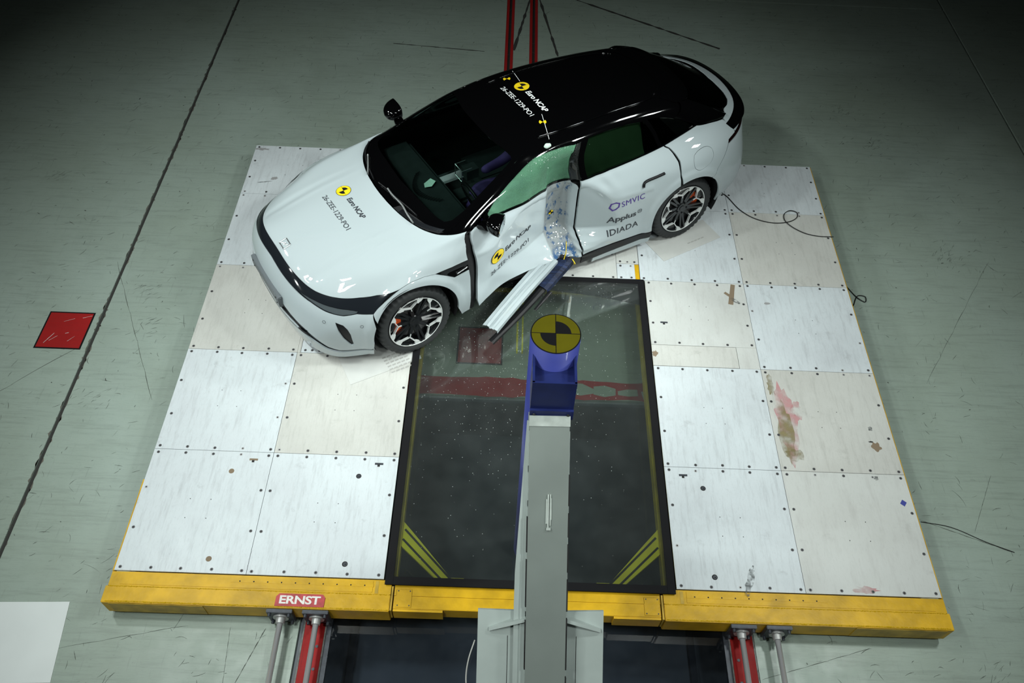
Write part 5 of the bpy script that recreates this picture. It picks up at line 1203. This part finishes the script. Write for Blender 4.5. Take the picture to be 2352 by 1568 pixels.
# --- loose sill strips torn off under the front door
def ribbon(name,A_,prof,m,parent,label=None,smooth=False):
    "sweep a profile (offset across, offset up) along stations (x,y,z,scale)"
    V=[];F=[];k=len(prof)
    for i,s in enumerate(A_):
        p=np.array(s[:3]); q0=np.array(A_[max(0,i-1)][:3]); q1=np.array(A_[min(len(A_)-1,i+1)][:3]); d=q1-q0; d/=np.linalg.norm(d); a=np.cross(d,[0,0,1.]); a/=np.linalg.norm(a); n_=np.cross(a,d)
        for x,z in prof: V.append(p+a*x*s[3]+n_*z*s[3])
    for i in range(len(A_)-1):
        for j in range(k-1): F.append((i*k+j,i*k+j+1,(i+1)*k+j+1,(i+1)*k+j))
    return mesh(name,V,F,m,parent,smooth,label=label)
pw=[(-.082,-.03),(-.080,.012),(-.045,.014),(-.042,.002),(-.010,.000),(-.006,-.016),(.010,-.016),(.014,.004),(.04,.006),(.046,-.004),(.085,-.020),(.088,-.05)]
def stations(A_,B_,n=14,sag=0,s0=1,s1=1):
    A_=np.array(A_);B_=np.array(B_); out=[]
    for i in range(n+1):
        t=i/n; p=A_+(B_-A_)*t; out.append((*(p+np.array([0,0,sag*math.sin(math.pi*t)])),s0+(s1-s0)*t))
    return out
ribbon('torn_sill_strip',stations((3.20,3.03,.30),(2.665,2.215,.24),16,.02,1.0,.95),pw,'paint',CAR,'white torn sill strip sticking out under the crushed door')
pk=[(-.055,-.03),(-.05,.01),(-.02,.022),(.02,.022),(.05,.008),(.055,-.03)]
M['scuff_blue']=scratched('scuffed_black_blue',(.006,.008,.016),(.03,.055,.15),.55,amount=1.6,scale=5,fine=(1,7,1),spec=.15,stain=(.01,.015,.04),stain_scale=9)
ribbon('torn_sill_cover',stations((3.36,3.06,.27),(3.12,2.70,.24),8,.0,1.25,1.1),pk,M['scuff_blue'],CAR,'black torn sill cover scuffed with blue paint')
ribbon('torn_sill_cover',stations((3.125,2.705,.235),(2.675,2.125,.15),10,-.02,.72,.55),pk,'plast_k',CAR,'thin black end of the torn sill cover')
ribbon('torn_edge',stations((3.20,2.68,.22),(3.06,2.47,.20),4,.0,.35,.25),pk,'plast_k',CAR)
b=MB(); b.box(3.29,3.345,3.03,3.08,.24,.31,bev=.006); b.build('torn_bracket','int_d',CAR)
tube('yellow_wire',[(3.33,3.06,.50),(3.335,3.02,.40),(3.32,2.98,.34)],.004,'tgt_y',CAR,n=5); tube('yellow_wire',[(3.40,3.03,.30),(3.43,3.0,.27),(3.42,3.03,.23)],.005,'tgt_y',CAR,n=5)
# crumpled sheet metal flap at the foot of the dent
V=[];F=[]
for i in range(15):
    for j in range(9):
        u=1.52+.26*i/14; w=.30-.13*j/8; v=.66+.05*math.sin(i*.9+j)+.06*j/8-.10*math.exp(-((u-UC)/.09)**2)+.012*math.sin(j*3.1+i*.4); V.append((u,v,w+.01*math.sin(i*1.3)))
for i in range(14):
    for j in range(8): F.append((i*9+j,i*9+j+1,(i+1)*9+j+1,(i+1)*9+j))
mesh('crumpled_sill',to_world(V),F,M['paint_s'],CAR,True)
# burst roof rail above the window: pale padded end with white flakes
V=[];F=[];n=18;k=9
for i in range(k+1):
    for j in range(n):
        t=2*math.pi*j/n; q=math.pi*i/k; r=1+.12*math.sin(3*t+q*4); V.append((1.52+.036*math.cos(q),.545+.022*math.sin(q)*math.cos(t)*r,1.375+.026*math.sin(q)*math.sin(t)*r))
for i in range(k):
    for j in range(n): F.append((i*n+j,i*n+(j+1)%n,(i+1)*n+(j+1)%n,(i+1)*n+j))
mesh('burst_padding',to_world(V),F,'airbag',CAR,True,label='white padding bursting out of the roof rail')
v=[];f=[]
for i in range(260):
    P,_n=surf([9.05+rng.normal()*.45-.5],[8.75+rng.normal()*.18],.004,rel=False); q=C2W(*P[0]); k=len(v); s_=rng.uniform(.001,.0026)
    v+=[q+rng.normal(size=3)*s_ for _ in range(3)]; f.append((k,k+1,k+2))
mesh('glass_flakes',v,f,'crumb',CAR,kind='stuff')
# --- things around the car
def sheet(pts,label,marks):
    o=mesh('slip_sheet',*(lambda b:(b.v,b.f))(MB().prism(pts,.0006,.003)),'sheet',label=label,cat='sheet',group=None)
    b=MB(); 
    for x,y,a in marks:
        d=Vector((math.cos(a),math.sin(a),0)); e=Vector((-d.y,d.x,0))
        b.frame_box((x,y,.003),d,e,Vector((0,0,1)),(-.017,.017),(-.007,.007),(0,.0005))
    if marks: b.build('tyre_print','tread_ink',o,kind='stuff')
    return o
mk=[(1.735+.038*i+.020*j,2.02-.030*j+.021*i,.60) for j in range(6) for i in range(5)]
sheet([(1.483,1.716),(2.066,2.029),(1.90,2.42),(1.321,2.034)],'pale slip sheet with tyre prints under the front wheel',mk)
sheet([(4.343,3.333),(4.953,3.70),(4.80,3.95),(4.17,3.60)],'pale slip sheet under the rear wheel',[(4.62+.036*i,3.60+.021*i,.55) for i in range(5)])
tube('cable',[(5.05,4.36,.012),(5.094,4.327,.008),(5.211,4.112,.008),(5.351,3.988,.008),(5.545,3.934,.008),(5.72,3.97,.008),(5.80,4.04,.008),(5.805,4.105,.010),(5.74,4.125,.014),(5.67,4.071,.014),(5.655,3.99,.012),(5.70,3.90,.012),(5.833,3.80,.008),(5.97,3.765,.006),(6.12,3.765,.006)],.0045,'cable',label='thin black cable looping over the plates from the car tail',cat='cable')
tube('cable',[(6.118,3.44,-.18),(6.24,3.32,-.248),(6.32,3.17,-.25),(6.385,3.12,-.25),(6.40,3.19,-.25),(6.33,3.20,-.25),(6.26,3.08,-.25),(6.23,3.03,-.25)],.0045,'cable',label='short looped black cable on the floor right of the platform',cat='cable')
tube('cable',[(6.262,.74,ZF+.004),(6.5,.70,ZF+.004),(6.75,.58,ZF+.004),(6.95,.50,ZF+.004)],.003,'cable',label='fine dark wire on the floor beside the lower right of the platform',cat='wire')
